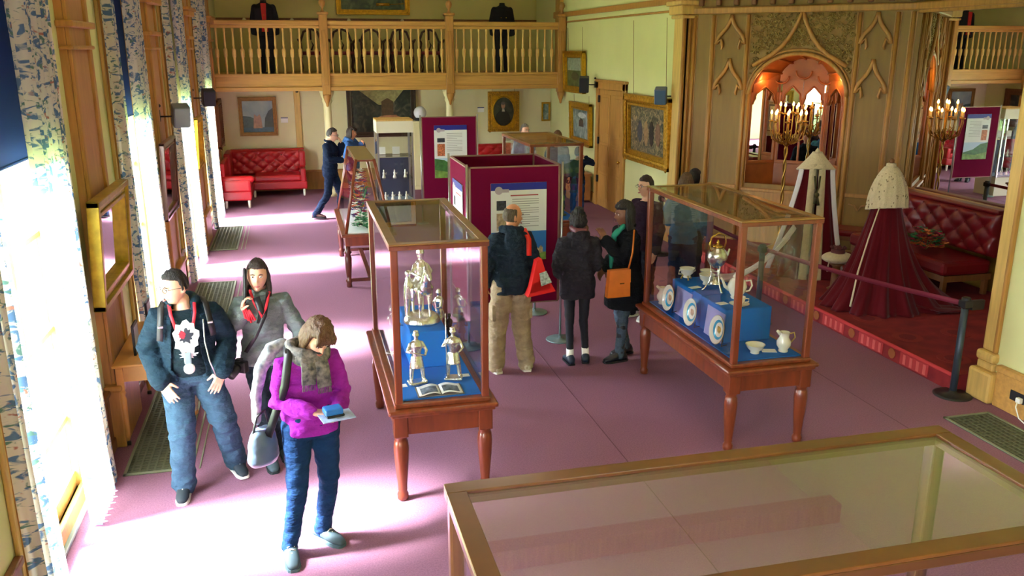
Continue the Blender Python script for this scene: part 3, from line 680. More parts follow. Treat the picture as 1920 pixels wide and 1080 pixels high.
card((1.14, 6.12, ZB), .09, .055, 0, 'white caption card beside the spear soldier in the case')
card((.66, 6.02, ZB), .06, .06, .1, 'white caption card left of the striding silver soldier')
# case 2: blue steps and porcelain
GREYB = mat('lilac_card', (150, 146, 200), .8)
block(3.44, 6.32, 3.88, 6.78, .30, 'blue cloth block under the teapot near the case end')
block(3.44, 6.96, 3.88, 7.4, .30, 'blue cloth block under the two handled bowls at the far end')
for yy in (6.48, 7.12):
    m = MB(); m.box((0, -.16, 0), (.008, .16, .26)); o = m.build('backing_card', GREYB, None, (3.412, yy, ZB)); o.rotation_euler = (0, R(6), 0)
    tag(o, 'pale lilac backing card leaning on the ' + ('near' if yy < 7 else 'far') + ' blue block', 'card')
TUR = mat('turquoise_glaze', (44, 158, 200), .2, coat=.5)
GILTP = mat('gilt_rim', (196, 164, 90), .3, metal=.6)
def plate(y, label, seed):
    t = thing('plate', label, 'plate', (3.375, y, ZB+.14), 0, 'turquoise rimmed plates in the glass case'); t.rotation_euler = (0, R(-80), 0); t.scale = (1.25,)*3
    m = MB(); m.lathe([(0, .004), (.042, .004), (.05, .006), (.068, .012), (.074, .016), (.090, .022), (.098, .026), (.1, .022), (.06, .004), (.05, -.002), (0, -.002)], n=36, mis=[0, 0, 1, 0, 0, 0, 2, 0, 0, 0]); m.build('dish', [PORC, TUR, GILTP], t)
    m = MB(); m.sphere((0, 0, .004), (.024, .028, .004), 12, 5); m.sphere((.012, .015, .006), (.012, .010, .003), 8, 4); m.sphere((-.012, -.012, .006), (.012, .010, .003), 8, 4); m.build('painted_spray', mat('spray_%d' % seed, (176, 140, 110) if seed != 3 else (190, 150, 50), .4, var=.4, vscale=60), t)
    m = MB(); m.tube([(-.055, -.05, -.01), (-.1, -.05, -.01), (-.085, -.05, -.05)], .004, 6); m.tube([(-.055, .05, -.01), (-.1, .05, -.01), (-.085, .05, -.05)], .004, 6); m.build('stand', BLACK, t)
plate(7.28, 'turquoise rimmed plate farthest from the near corner of the case', 1)
plate(6.80, 'turquoise rimmed plate standing between the two others', 2)
plate(6.28, 'turquoise rimmed plate with gold centre nearest the corner post', 3)
def pot(kind, loc, rz, label, s=1.0):
    t = thing(kind, label, kind.replace('_', ' '), loc, rz); t.scale = (s*1.28,)*3
    if kind == 'teapot':
        m = MB(); m.lathe([(0, 0), (.035, 0), (.04, .012), (.036, .02), (.055, .05), (.064, .085), (.052, .12), (.034, .14), (.034, .145)], n=20); m.build('body', PORC, t)
        m = MB(); m.lathe([(.036, .142), (.034, .152), (.02, .168), (.006, .176), (.008, .186), (.005, .196), (0, .198)], n=16); m.build('lid', PORC, t)
        m = MB(); m.tube([(.05, 0, .06), (.08, 0, .08), (.095, 0, .12), (.108, 0, .14)], [.014, .011, .008, .007], 8); m.build('spout', PORC, t)
        m = MB(); m.tube([(-.05, 0, .12), (-.085, 0, .125), (-.095, 0, .09), (-.08, 0, .055), (-.055, 0, .05)], .006, 8); m.build('handle', PORC, t)
    elif kind == 'jug':
        m = MB(); m.lathe([(0, 0), (.03, 0), (.032, .008), (.028, .016), (.046, .045), (.046, .07), (.03, .10), (.034, .13), (.036, .132), (.03, .13), (.026, .1)], n=20); m.build('body', PORC, t)
        m = MB(); m.tube([(.025, 0, .12), (.05, 0, .142)], [.016, .008], 8); m.build('spout', PORC, t)
        m = MB(); m.tube([(-.03, 0, .12), (-.062, 0, .13), (-.07, 0, .095), (-.045, 0, .06)], .005, 8); m.build('handle', GILTP, t)
    elif kind == 'bowl':
        m = MB(); m.lathe([(0, 0), (.028, 0), (.03, .006), (.026, .012), (.05, .035), (.062, .06), (.064, .061), (.056, .055), (.03, .02), (0, .016)], n=20, mis=[0, 0, 0, 0, 0, 1, 0, 0, 0]); m.build('body', [PORC, GILTP], t)
    elif kind in ('cup', 'tureen'):
        m = MB(); m.lathe([(0, 0), (.03, 0), (.03, .008), (.024, .016), (.05, .04), (.058, .075), (.06, .076), (.052, .06), (.02, .02), (0, .018)], n=20, mis=[0, 0, 0, 0, 0, 1, 0, 0, 0]); m.build('body', [PORC, GILTP], t)
        for s2 in ((-1, 1) if kind == 'tureen' else (1,)):
            m = MB(); m.tube([(s2*.05, 0, .065), (s2*.085, 0, .07), (s2*.09, 0, .04), (s2*.055, 0, .035)], .005, 8); m.build('handle', PORC, t)
        if kind == 'tureen':
            f0 = None
            for a in (0, 1, 2):
                m = MB(); m.tube([(.03, 0, .02), (.04, 0, .0), (.045, 0, -.015)], [.006, .005, .008], 6)
                o = m.build('foot', GILTP, t); o.rotation_euler = (0, 0, a*2*PI/3)
    elif kind == 'cup_and_saucer':
        m = MB(); m.lathe([(0, .004), (.04, .004), (.066, .014), (.068, .013), (.04, 0), (0, 0)], n=24, mis=[0, 0, 1, 0, 0]); m.build('saucer', [PORC, GILTP], t)
        m = MB(); m.lathe([(0, .006), (.022, .006), (.036, .03), (.04, .06), (.038, .06), (.02, .012), (0, .01)], n=20, mis=[0, 0, 0, 1, 0, 0]); m.build('cup', [PORC, GILTP], t)
        m = MB(); m.tube([(-.036, 0, .05), (-.06, 0, .05), (-.06, 0, .03), (-.034, 0, .022)], .004, 8); m.build('handle', PORC, t)
    return t
pot('teapot', (3.70, 6.62, ZB+.30), R(160), 'white teapot standing on the near blue block', 1.05)
pot('cup_and_saucer', (3.62, 6.42, ZB+.30), R(150), 'gilt edged cup and saucer in front of the white teapot')
pot('jug', (3.83, 6.02, ZB), R(165), 'small white milk jug at the right front of the case', 1.0)
pot('bowl', (3.58, 6.04, ZB), 0, 'small white bowl behind the near corner post', 1.0)
pot('tureen', (3.55, 7.32, ZB+.323), R(20), 'two handled cream bowl on three gilt feet, far blue block', .95)
pot('cup', (3.66, 7.12, ZB+.30), R(60), 'gilt edged cup beside the silver kettle', 1.0)
pot('cup', (3.75, 7.3, ZB+.30), R(-30), 'cream cup at the back of the far blue block', .9)
pot('jug', (3.42, 7.56, ZB+.0), R(160), 'white milk jug behind the farthest turquoise plate', 1.0)
card((3.72, 6.06, ZB), .12, .08, -.3, 'white caption card between the bowl and the milk jug')
card((3.50, 6.50, ZB+.30), .09, .07, .2, 'cream caption card at the edge of the near blue block')
card((3.50, 7.04, ZB+.30), .11, .06, .2, 'cream caption card on the edge of the far blue block')
def kettle(loc):
    t = thing('kettle_on_stand', 'silver spirit kettle on tall ornate stand in the porcelain case', 'kettle', loc, R(15))
    m = MB(); m.lathe([(0, .20), (.03, .20), (.06, .23), (.085, .28), (.08, .33), (.05, .36), (.045, .37)], n=22); m.build('body', SILVER, t)
    m = MB(); m.lathe([(.048, .368), (.04, .385), (.012, .395), (.014, .41), (.006, .43), (0, .432)], n=16); m.build('lid', BRASS, t)
    m = MB(); m.tube([(-.07, 0, .34), (-.085, 0, .40), (-.07, 0, .455), (0, 0, .485), (.07, 0, .455), (.085, 0, .40), (.07, 0, .34)], .007, 8); m.build('handle', BRASS, t)
    m = MB(); m.tube([(.07, 0, .27), (.11, 0, .29), (.13, 0, .34)], [.014, .010, .008], 8); m.build('spout', SILVER, t)
    for a in range(3):
        m = MB(); m.tube([(.05, 0, .22), (.035, 0, .15), (.05, 0, .08), (.085, 0, .02), (.10, 0, .004)], [.006, .007, .007, .009, .012], 6); o = m.build('leg', SILVER, t); o.rotation_euler = (0, 0, a*2*PI/3+.4)
    m = MB(); m.lathe([(0, .06), (.05, .06), (.055, .07), (.03, .09), (.02, .12), (0, .12)], n=16); m.build('burner', SILVER, t)
    return t
kettle((3.62, 6.875, ZB+.30)).scale = (1.12,)*3
tag(MB().box((3.445, 6.785, 0), (3.87, 6.955, .30)).build('display_block', BLUEF, None, (0, 0, ZB)), 'narrow blue block beneath the silver kettle stand', 'plinth')
# case 4 contents: figures
cl4 = [mat('figure_white', (220, 222, 226), .7), mat('figure_navy', (40, 46, 90), .7), mat('figure_red', (150, 40, 56), .7), mat('figure_green', (64, 110, 70), .7)]
desc4 = ['white', 'navy', 'crimson', 'green']
for i in range(8):
    soldier((3.42+.14*(i % 4), 12.3+.5*(i//4)+.07*(i % 3), ZB+(.25 if i//4 else 0)), R(-20*i), 'small %s costumed figure in the %s row of the far display case' % (desc4[i % 4], 'back' if i//4 else 'front'), i % 2 == 0, .9, cl4[i % 4], 'figurine')
block(3.38, 12.65, 3.92, 13.1, .25, 'blue step under the back row of costumed figures')
# case 3: sloping pyramid-like case
def slope_case():
    t = thing('sloping_display_case', 'narrow mahogany display case with sloping glass sides and flower display', 'display case', (.90, 12.75, 0), 0)
    w, d, W2, D2, zl, zt = .33, 1.0, .13, .86, .76, 1.76
    m = MB(); m.box((-w-.05, -d-.05, zl-.04), (w+.05, d+.05, zl), bev=.012); m.box((-w-.0, -d, zl-.17), (w, d, zl-.04), bev=.006); m.build('table_top', MAHO, t)
    m = MB(); m.lathe([(.03, 0), (.04, .02), (.035, .06), (.05, .1), (.03, .13), (.034, .16), (.045, .3), (.05, .42), (.035, .47), (.055, .5), (.035, .53), (.04, .6)], n=14)
    l0 = m.build('leg', MAHD, t, (-w+.03, -d+.04, 0))
    for sx, sy in ((1, -1), (-1, 1), (1, 1)): again(l0, 'leg', t, (sx*(w-.03), sy*(d-.04), 0))
    m = MB()
    for s in (-1, 1): m.box((-w+.03, s*(d-.04)-.02, .08), (w-.03, s*(d-.04)+.02, .12))
    m.box((-.03, -d+.04, .08), (.03, d-.04, .12)); m.build('stretcher', MAHD, t)
    for sx in (-1, 1):
        for sy in (-1, 1):
            m = MB(); m.tube([(sx*(w-.02), sy*(d-.02), zl), (sx*(W2-.01), sy*(D2-.01), zt)], .028, 4, up=(1, 1, 0)); m.build('corner_post', MAHO, t)
    m = MB(); m.box((-W2-.01, -D2-.01, zt-.03), (W2+.01, D2+.01, zt-.008), mi=0); m.box((-W2, -D2, zt-.008), (W2, D2, zt), mi=1); m.build('top_board', [MAHO, mat('olive_ceiling_sheen', (130, 122, 84), .3, coat=.3)], t)  # olive upper face paints in the sheen of the ceiling
    for sx in (-1, 1):
        m = MB(); m.add([(sx*w*.97, -d+.03, zl), (sx*w*.97, d-.03, zl), (sx*W2, D2-.03, zt-.03), (sx*W2, -D2+.03, zt-.03)], [(0, 1, 2, 3)]); m.build('side_pane', G_CASE, t)
    for sy in (-1, 1):
        m = MB(); m.add([(-w+.03, sy*d*.985, zl), (w-.03, sy*d*.985, zl), (W2-.03, sy*D2, zt-.03), (-W2+.03, sy*D2, zt-.03)], [(0, 1, 2, 3)]); m.build('side_pane', G_CASE, t)
    m = MB(); m.box((-w+.03, -d+.03, zl), (w-.03, d-.03, zl+.012)); m.build('lining', mat('white_lining', (214, 220, 216), .8), t)
slope_case()
tag(MB().box((-.14, -.2, 0), (.14, .2, .05), bev=.02).build('display_tray', BLACK, None, (.90, 12.36, .775)), 'black tray at the middle of the sloping case', 'tray')
rnd = random.Random(5)
cols = [mat('petal_white', (236, 238, 226), .7), mat('petal_crimson', (160, 24, 70), .7), mat('petal_orange', (206, 120, 60), .7), mat('leaf_green', (50, 140, 84), .6), mat('petal_purple', (90, 50, 120), .7)]
def spray(loc, rx, ry, h, n, label, pal, stems=True, sz=.035):
    t = thing('flower_arrangement', label, 'flowers', loc)
    for ci in pal:
        m = MB(); 
        for i in range(n):
            a = rnd.uniform(0, 2*PI); r = rnd.random()**.5; z = rnd.random(); k = 1-.45*z
            c = (rx*r*k*math.cos(a), ry*r*k*math.sin(a), h*z+.03); s_ = sz*rnd.uniform(.6, 1.2)
            for q in range(5):
                b_ = q*2*PI/5; tl = rnd.uniform(.3, .9)
                dx, dy = math.cos(b_), math.sin(b_)
                m.add([c, (c[0]+s_*dx*.6-dy*s_*.4, c[1]+s_*dy*.6+dx*s_*.4, c[2]+s_*tl*.6), (c[0]+s_*dx*1.2, c[1]+s_*dy*1.2, c[2]+s_*tl*.7), (c[0]+s_*dx*.6+dy*s_*.4, c[1]+s_*dy*.6-dx*s_*.4, c[2]+s_*tl*.6)], [(0, 1, 2, 3)])
        o = m.build({0: 'white_blossoms', 1: 'crimson_blossoms', 2: 'orange_blossoms', 3: 'leaves', 4: 'purple_blossoms'}[ci], cols[ci], t); o['kind'] = 'stuff'
    if stems:
        m = MB()
        for i in range(14): a = rnd.uniform(0, 2*PI); m.tube([(0, 0, 0), (rx*.5*math.cos(a), ry*.5*math.sin(a), h*.5), (rx*.8*math.cos(a), ry*.8*math.sin(a), h*.75)], .004, 4)
        o = m.build('stems', cols[3], t); o['kind'] = 'stuff'
    return t
spray((.90, 12.05, .775), .2, .2, .18, 46, 'white and green silk flowers at the near end of the sloping case', [0, 3], sz=.045)
spray((.88, 13.0, .775), .17, .5, .66, 60, 'crimson, orange and white costume flowers in the sloping case', [0, 1, 2, 4], sz=.05)
# ============================================================ MAROON DISPLAY PANELS AND POSTERS
LAND = [mat('poster_sky', (176, 206, 226), .5), mat('poster_hill', (58, 110, 52), .5, var=.35, vscale=14), mat('poster_field', (112, 150, 66), .5, var=.4, vscale=12), mat('poster_blue', (22, 36, 140), .5), mat('poster_paper', (224, 230, 226), .5), mat('poster_photo', (190, 110, 70), .5, var=.6, vscale=40), mat('poster_photo_dark', (50, 54, 66), .5, var=.6, vscale=40), mat('poster_text', (150, 156, 154), .6), mat('poster_sea', (46, 116, 190), .5), mat('poster_red', (170, 70, 70), .6), mat('poster_castle', (176, 160, 130), .5, var=.4, vscale=30)]
def poster(parent_loc, rz, w, h, label, style):
    t = thing('poster', label, 'poster', parent_loc, rz, 'information posters on the maroon panels')   # local: face towards -y, origin bottom centre
    m = MB(); m.box((-w/2, -.003, 0), (w/2, .003, h)); m.build('sheet', LAND[4], t)
    def q(nm, x0, z0, x1, z1, mi, d=.0045): b = MB(); b.box((-w/2+x0*w, -d, z0*h), (-w/2+x1*w, -.003, z1*h)); return b.build(nm, LAND[mi], t)
    q('header_band', 0, .91, 1, 1, 3)
    c = MB(); c.lathe([(0, 0), (.035*w/.5, 0), (.035*w/.5, .0035)], n=14, M=Matrix.Translation((-w/2+.14*w, -.003, .91*h)) @ Matrix.Rotation(R(90), 4, 'X')); c.box((-w/2+.19*w, -.0065, .885*h), (-w/2+.32*w, -.0045, .925*h)); c.build('logo', [mat('logo_grey', (178, 168, 176), .5)], t)
    if style == 'field':
        q('photograph', .09, .68, .32, .76, 6); q('photograph', .09, .42, .32, .65, 5); q('sky_picture', 0, .0, 1, .38, 0, .0042)
        b = MB(); b.prism([(-w/2, 0), (w/2, 0), (w/2, .16*h), (.1*w, .22*h), (-.2*w, .34*h), (-w/2, .37*h)], -.0052, -.004); b.build('hill_picture', LAND[1], t)
        b = MB(); b.prism([(-w/2, 0), (w/2, 0), (w/2, .13*h), (0, .1*h), (-w/2, .16*h)], -.006, -.0052); b.build('field_picture', LAND[2], t)
    else:
        q('photograph', .1, .66, .27, .78, 6); q('photograph', .1, .40, .27, .62, 5 if style != 'castle' else 10); q('sea_picture', 0, 0, 1, .38, 8, .0042)
        q('title_line', .35, .835, .85, .85, 9)
        b = MB(); b.prism([(-w/2, 0), (w/2, 0), (w/2, .1*h), (-w/2, .1*h)], -.0055, -.004, mi=0); b.build('field_picture', LAND[2], t)
        b = MB()
        for x, hh in ((.58, .18), (.66, .16), (.72, .24), (.80, .17), (.87, .19)): b.prism([(-w/2+x*w, .09*h), (-w/2+(x+.07)*w, .09*h), (-w/2+(x+.07)*w, (hh-.03)*h), (-w/2+(x+.035)*w, hh*h), (-w/2+x*w, (hh-.03)*h)], -.0058, -.004)
        b.build('building_picture', LAND[10], t)
    l0 = None
    for i in range(11 if style == 'field' else 13):
        z = .84-i*.033 if style == 'field' else .79-i*.029
        ln = .86 if i % 4 != 3 else .7
        q('text_line', .38, z, ln, z+.008, 7)
    return t
def pole(t, x, y, h=2.03, base=True, br=.16):
    m = MB(); m.tube([(x, y, .012), (x, y, h)], .013, 12); m.build('pole', CHROME, t)
    if base: m = MB(); m.lathe([(br, 0), (br, .008), (br-.01, .014), (.02, .018), (.02, .05), (0, .05)], (x, y, 0), 28); m.build('base_disc', mat('pale_steel_disc', (128, 150, 156), .4, metal=.5), t)
def board(t, w, z0, z1, M, mt=MAROON):
    m = MB(); m.box((-w/2+.012, -.012, z0+.012), (w/2-.012, .012, z1-.012), M=M); m.build('felt_board', mt, t)
    m = MB()
    for a, b in (((-w/2, z0), (w/2, z0+.014)), ((-w/2, z1-.014), (w/2, z1)), ((-w/2, z0), (-w/2+.014, z1)), ((w/2-.014, z0), (w/2, z1))): m.box((a[0], -.016, a[1]), (b[0], .016, b[1]), M=M)
    m.build('board_frame', mat('taupe_edge', (150, 118, 104), .4, metal=.3), t)
t = thing('panel_enclosure', 'square enclosure of four maroon felt panels on chrome poles', 'display panel', (2.26, 9.47, 0))
T = Matrix.Translation
for (M, w) in ((T((0, -.53, 0)), 1.0), (T((0, .53, 0)), 1.0), (T((-.51, 0, 0)) @ Matrix.Rotation(R(90), 4, 'Z'), 1.0), (T((.51, 0, 0)) @ Matrix.Rotation(R(90), 4, 'Z'), 1.0)): board(t, w, .46, 2.0, M)
for sx, sy in ((-1, -1), (1, -1), (1, 1), (-1, 1)): pole(t, sx*.53, sy*.545)
poster((2.30, 8.918, .96), 0, .62, .86, 'large poster with blue header and castle picture behind the bald man', 'castle')
poster((1.727, 9.45, .92), R(-90), .58, .86, 'sunlit poster on the window side of the maroon panel box', 'plain')
t = thing('exhibition_stand', 'single maroon felt panel beside the glass showcase tower', 'display panel', (2.80, 16.1, 0))
board(t, 1.04, .45, 2.0, Matrix.Identity(4)); pole(t, -.54, .0, br=.12); pole(t, .54, .0, br=.12)
poster((2.82, 16.07, .86), 0, .62, .98, 'poster with green hill picture on the single maroon panel', 'field')
# glass showcase tower
t = thing('glass_showcase', 'tall white topped glass showcase tower with small white figures', 'showcase', (1.79, 16.4, 0))
IL = mat('ivory_laminate', (222, 218, 196), .5)
m = MB(); m.box((-.34, -.3, 1.72), (.34, .3, 1.93)); m.build('light_box', IL, t)
m = MB(); m.box((-.34, -.3, 1.93), (.34, .3, 1.96), bev=.006); m.build('top_board', OAKP, t)
m = MB(); m.box((-.34, -.3, 0), (.34, .3, .42)); m.build('base_cabinet', IL, t)
for sx in (-1, 1):
    for sy in (-1, 1): m = MB(); m.box((sx*.32-.016, sy*.28-.016, .42), (sx*.32+.016, sy*.28+.016, 1.72)); m.build('corner_post', CHROME, t)
for a, b in (((-.305, -.29), (.305, -.286)), ((-.305, .286), (.305, .29)), ((-.33, -.27), (-.326, .27)), ((.326, -.27), (.33, .27))): m = MB(); m.box((a[0], a[1], .42), (b[0], b[1], 1.72)); m.build('glass_pane', G_CASE, t)
for z in (.44, .86, 1.27): m = MB(); m.box((-.31, -.27, z), (.31, .27, z+.01)); m.build('glass_shelf', mat('pale_blue_shelf', (150, 170, 190), .2) if z < .5 else G_CASE, t)
m = MB(); m.box((-.3, .25, .45), (.3, .27, 1.2)); m.build('back_board', mat('slate_lining', (58, 62, 88), .7), t)
for i in range(7):
    z = .455 if i < 4 else .875; x = (-.2+i*.13) if i < 4 else (-.22+(i-4)*.2)
    f = thing('figurine', 'tiny white porcelain figurine on the %s shelf of the showcase, number %s from the left' % ('bottom' if i < 4 else 'middle', ['one', 'two', 'three', 'four', 'one', 'two', 'three'][i]), 'figurine', (1.79+x, 16.25, z), 0, 'white figurines in the glass showcase')
    m = MB(); m.lathe([(0, 0), (.035, 0), (.03, .02), (.018, .06), (.024, .09), (.01, .115), (.016, .135), (0, .155)], n=12); m.tube([(.015, 0, .09), (.04, 0, .06), (.045, 0, .10)], .006, 6); m.build('body', PORC, f)
    f['label'] = ['tiny white figurine at the far left of the showcase bottom', 'tiny white figurine left of centre on the showcase bottom', 'tiny white figurine right of centre on the showcase bottom', 'tiny white figurine at the right of the showcase bottom', 'tiny white figurine at the left of the middle glass shelf', 'tiny white figurine at the centre of the middle glass shelf', 'tiny white figurine at the right of the middle glass shelf'][i]
for x, zz in ((-.22, 'left'), (.05, 'right')):
    m = MB(); m.box((-.07, -.003, 0), (.07, .003, .14)); o = m.build('caption_card', PAPER, None, (1.79+x, 16.5, 1.285)); tag(o, 'white caption card on the top shelf of the showcase, ' + zz + ' one', 'card')
# ============================================================ SOFAS
def tufted(W, H, T_, step=.17, depth=.035):      # tufted panel in local x,z facing -y
    m = MB(); nu = int(W/.022); nv = int(H/.022)
    def P(u, v):
        x = u*W; z = v*H; a = (x/step); b = (z/(step*.8)); d = abs(math.sin(PI*(a+b)/2))*abs(math.sin(PI*(a-b)/2))
        e = min(1, min(u, 1-u)*W/.05, min(v, 1-v)*H/.05)
        return (x, -(T_*.35+depth*(d**.5))*max(.0, e)**.5, z)
    m.grid(P, nu, nv); m.box((0, 0, 0), (W, T_, H), bev=.02); return m
def buttons(W, H, step, parent, off, Mt):
    m = MB()
    r = 0; z = .8*step
    while z < H-.04:
        x = step*(1 if r % 2 else 0)+step
        while x < W-.04: m.sphere((x, -.03, z), .012, 8, 5); x += 2*step
        z += .8*step; r += 1
    if m.v:
        o = m.build('buttons', mat('button_red', (110, 10, 20), .4), parent, off); o.matrix_local = T(off) @ Mt if Mt else T(off)
s = thing('corner_sofa', 'red leather buttoned corner sofa at the far left of the hall', 'sofa', (XL+.07, 20.82, 0))
I4 = Matrix.Identity(4)
m = MB(); m.box((.08, -.9, .16), (1.78, -.12, .34), bev=.03); m.build('seat_base', REDL, s)
m = MB(); m.box((.62, -.88, .33), (1.66, -.2, .48), bev=.05); m.build('seat_cushion', REDL, s)
m = tufted(1.62, .56, .14, .14, .05); m.build('backrest', REDL, s, (.12, -.16, .42)); buttons(1.62, .56, .14, s, (.12, -.20, .42), None)
m = MB(); m.box((.1, -.16, .95), (1.76, .0, 1.0), bev=.025); m.build('back_piping', REDL, s)
m = MB(); m.box((1.64, -.88, .16), (1.76, -.02, .62), bev=.04); m.box((1.62, -.5, .6), (1.77, -.02, .98), bev=.05); m.build('right_arm', REDL, s)
m = MB(); m.box((.04, -2.25, .16), (.62, -.85, .36), bev=.03); m.build('return_base', REDL, s)
m = MB(); m.box((.10, -2.05, .35), (.60, -.85, .48), bev=.05); m.build('return_cushion', REDL, s)
m = MB(); m.box((.06, -2.26, .33), (.62, -2.05, .60), bev=.05); m.tube([(.04, -2.16, .60), (.62, -2.16, .60)], .075, 12, round_=True); m.build('front_arm', REDL, s)
m = MB(); m.box((.02, -2.2, .36), (.12, -.1, .94), bev=.04); m.box((.02, -1.0, .36), (.16, -.1, 1.0), bev=.04); m.build('return_backrest', REDL, s)
l0 = None
for x, y in ((.10, -2.2), (.56, -2.2), (1.70, -.84), (1.70, -.1), (.1, -.1), (.62, -.84)):
    if l0 is None: m = MB(); m.lathe([(.022, 0), (.026, .02), (.034, .17)], n=10); l0 = m.build('leg', PORC, s, (x, y, 0))
    else: again(l0, 'leg', s, (x, y, 0))
# long sofa under the bay mirror
s = thing('long_sofa', 'long deep red buttoned sofa beneath the bay mirror', 'sofa', (8.55, 10.75, .17), R(-90))
RED2 = mat('deep_red_leather', (108, 10, 20), .34, bump=.12, bscale=120, coat=.15)
m = tufted(1.95, .56, .14, .16, .05); m.build('backrest', RED2, s, (0, -.06, .48)); buttons(1.95, .56, .16, s, (0, -.10, .48), None)
m = MB(); m.box((0, -.10, 1.03), (1.95, .06, 1.09), bev=.025); m.build('back_rail', RED2, s)
m = MB(); m.box((0, -.80, .28), (1.95, -.08, .46), bev=.05); m.build('seat', RED2, s)
m = MB(); m.box((.02, -.76, .20), (1.93, -.05, .28)); m.build('seat_rail', OAKD, s)
l0 = None
for x, y in ((.06, -.72), (1.0, -.72), (1.89, -.72), (.06, -.1), (1.89, -.1)):
    if l0 is None: m = MB(); m.box((-.03, -.03, 0), (.03, .03, .2), bev=.006); l0 = m.build('leg', OAKD, s, (x, y, 0))
    else: again(l0, 'leg', s, (x, y, 0))
# canted sofa piece along the carved wall
s = thing('cushioned_bench', 'short red cushioned bench against the carved bay wall', 'bench', BA+Vector((0, 0, .17))+Vector((SQ, -SQ, 0))*2.1+Vector((-SQ, -SQ, 0))*.1, R(-45))
m = MB(); m.box((.0, -.45, .34), (.95, .0, .44), bev=.04); m.build('seat_cushion', RED2, s)
m = MB(); m.box((.02, -.43, .28), (.93, -.02, .34)); m.build('seat_frame', OAKD, s)
for x in (.06, .89):
    for y in (-.39, -.06): m = MB(); m.tube([(x, y, 0), (x, y, .28)], .02, 8); m.build('leg', OAKD, s)
s.location.z = .17
# gallery sofa bits behind panel: red sofa under the oval portrait
s = thing('red_settee', 'red buttoned settee under the oval portrait', 'sofa', (3.95, 20.82, 0))
m = tufted(1.5, .5, .14, .14, .04); m.build('backrest', REDL, s, (0, -.16, .48)); m = MB(); m.box((0, -.8, .2), (1.5, -.12, .46), bev=.05); m.build('seat', REDL, s)
for x in (.06, 1.44):
    for y in (-.74, -.12): m = MB(); m.box((x-.025, y-.025, 0), (x+.025, y+.025, .2)); m.build('leg', OAKD, s)
# flowers on long sofa, coronet cushion
spray((8.0, 9.45, .66), .24, .28, .22, 60, 'red and cream flower arrangement lying on the long sofa', [2, 3, 1], True, .045)
t = thing('coronet_cushion', 'white tasselled cushion with dark coronet on the bay floor', 'cushion', (6.75, 9.55, .17))
m = MB(); m.lathe([(0, 0), (.10, 0), (.06, .03), (.05, .3), (.1, .34), (0, .34)], n=14); m.build('stand', OAKD, t)
m = MB(); m.sphere((0, 0, .42), (.21, .17, .075), 20, 10); m.build('cushion', ERM, t)
m = MB(); m.lathe([(.085, .47), (.09, .49), (.085, .53), (.075, .53), (.075, .47)], n=18)
for i in range(8): a = i*PI/4; m.sphere((.088*math.cos(a), .088*math.sin(a), .555), .018, 8, 6)
m.sphere((0, 0, .53), (.07, .07, .05), 12, 6); m.build('coronet', mat('tarnished_coronet', (96, 40, 44), .5), t)
for x, y in ((-.2, -.12), (.2, -.12), (-.2, .12), (.2, .12)): m = MB(); m.tube([(x, y, .41), (x*1.08, y*1.08, .34), (x*1.08, y*1.08, .28)], [.006, .012, .016], 6); m.build('tassel', ERM, t)
# ============================================================ ROBES
def robe_back(loc, rz):
    t = thing('peer_robe', 'crimson velvet robe with ermine cape seen from behind on a stand', 'robe', loc, rz); H = 1.72
    def P(u, v):
        a = 2*PI*u; z = 1.42*(1-v); k = v
        base = .125+.36*k**1.2+.10*k**5; fold = 1+.09*k*math.sin(a*13+.6*math.sin(v*3))+.04*k*math.sin(a*29+v*4)
        r = base*fold; dx = .42*k**3*(math.cos(a) > .0)*math.cos(a)**2
        return (r*1.05*math.cos(a)+dx, r*.85*math.sin(a), z*1.0+.0)
    m = MB(); m.grid(P, 180, 40); m.build('velvet_robe', REDV, t, solid=.012)
    def Pc(u, v):
        a = 2*PI*u; k = v; r = .055+.125*math.sin(min(1, k*1.2)*PI/2)+.035*k; f = 1+.045*k*math.sin(a*11)+.02*k*math.sin(a*23)
        return (r*1.08*f*math.cos(a), r*.82*f*math.sin(a), 1.70-.50*k**1.25-.04*math.sin(a)*k)
    m = MB(); m.grid(Pc, 110, 24); m.build('ermine_cape', ERM, t, solid=.02)
    sp = MB(); rn = random.Random(2)
    for i in range(90):
        u = rn.random(); v = .15+.8*rn.random(); p = Pc(u, v); a = 2*PI*u; sp.tube([(p[0]+.012*math.cos(a), p[1]+.012*math.sin(a), p[2]), (p[0]+.016*math.cos(a), p[1]+.016*math.sin(a), p[2]-.02)], [.006, .002], 5)
    o = sp.build('ermine_tails', mat('ermine_tail', (120, 100, 70), .8), t); o['kind'] = 'stuff'
    m = MB(); m.lathe([(.04, 1.66), (.055, 1.70), (.05, 1.735), (.03, 1.74)], n=14); m.build('collar', ERM, t, solid=.01)
    m = MB(); m.tube([(0, 0, .0), (0, 0, 1.76)], .02, 8); m.sphere((0, 0, 1.77), .03, 10, 6); m.lathe([(0, 0), (.2, 0), (.2, .02), (0, .03)], n=20); m.build('stand', OAKD, t)
    m = MB(); m.tube([(-.17, -.15, 1.25), (-.30, -.22, .9), (-.42, -.28, .5), (-.5, -.34, .1)], [.012, .014, .016, .018], 8, flat=.5); m.build('ermine_edge', ERM, t)
    m = MB()
    def Tr(u, v):
        x = .0+.72*v; y = (u-.5)*(.75+.3*v); return (x+.15, y+.03*math.sin(v*9), .03+.42*(1-v)**3*(1-abs(u-.5)*1.6)+.02*abs(math.sin(u*22+v*4)))
    m.grid(Tr, 50, 24); m.build('train', REDV, t, solid=.01)
    return t
robe_back((6.78, 8.75, .17), R(-8))
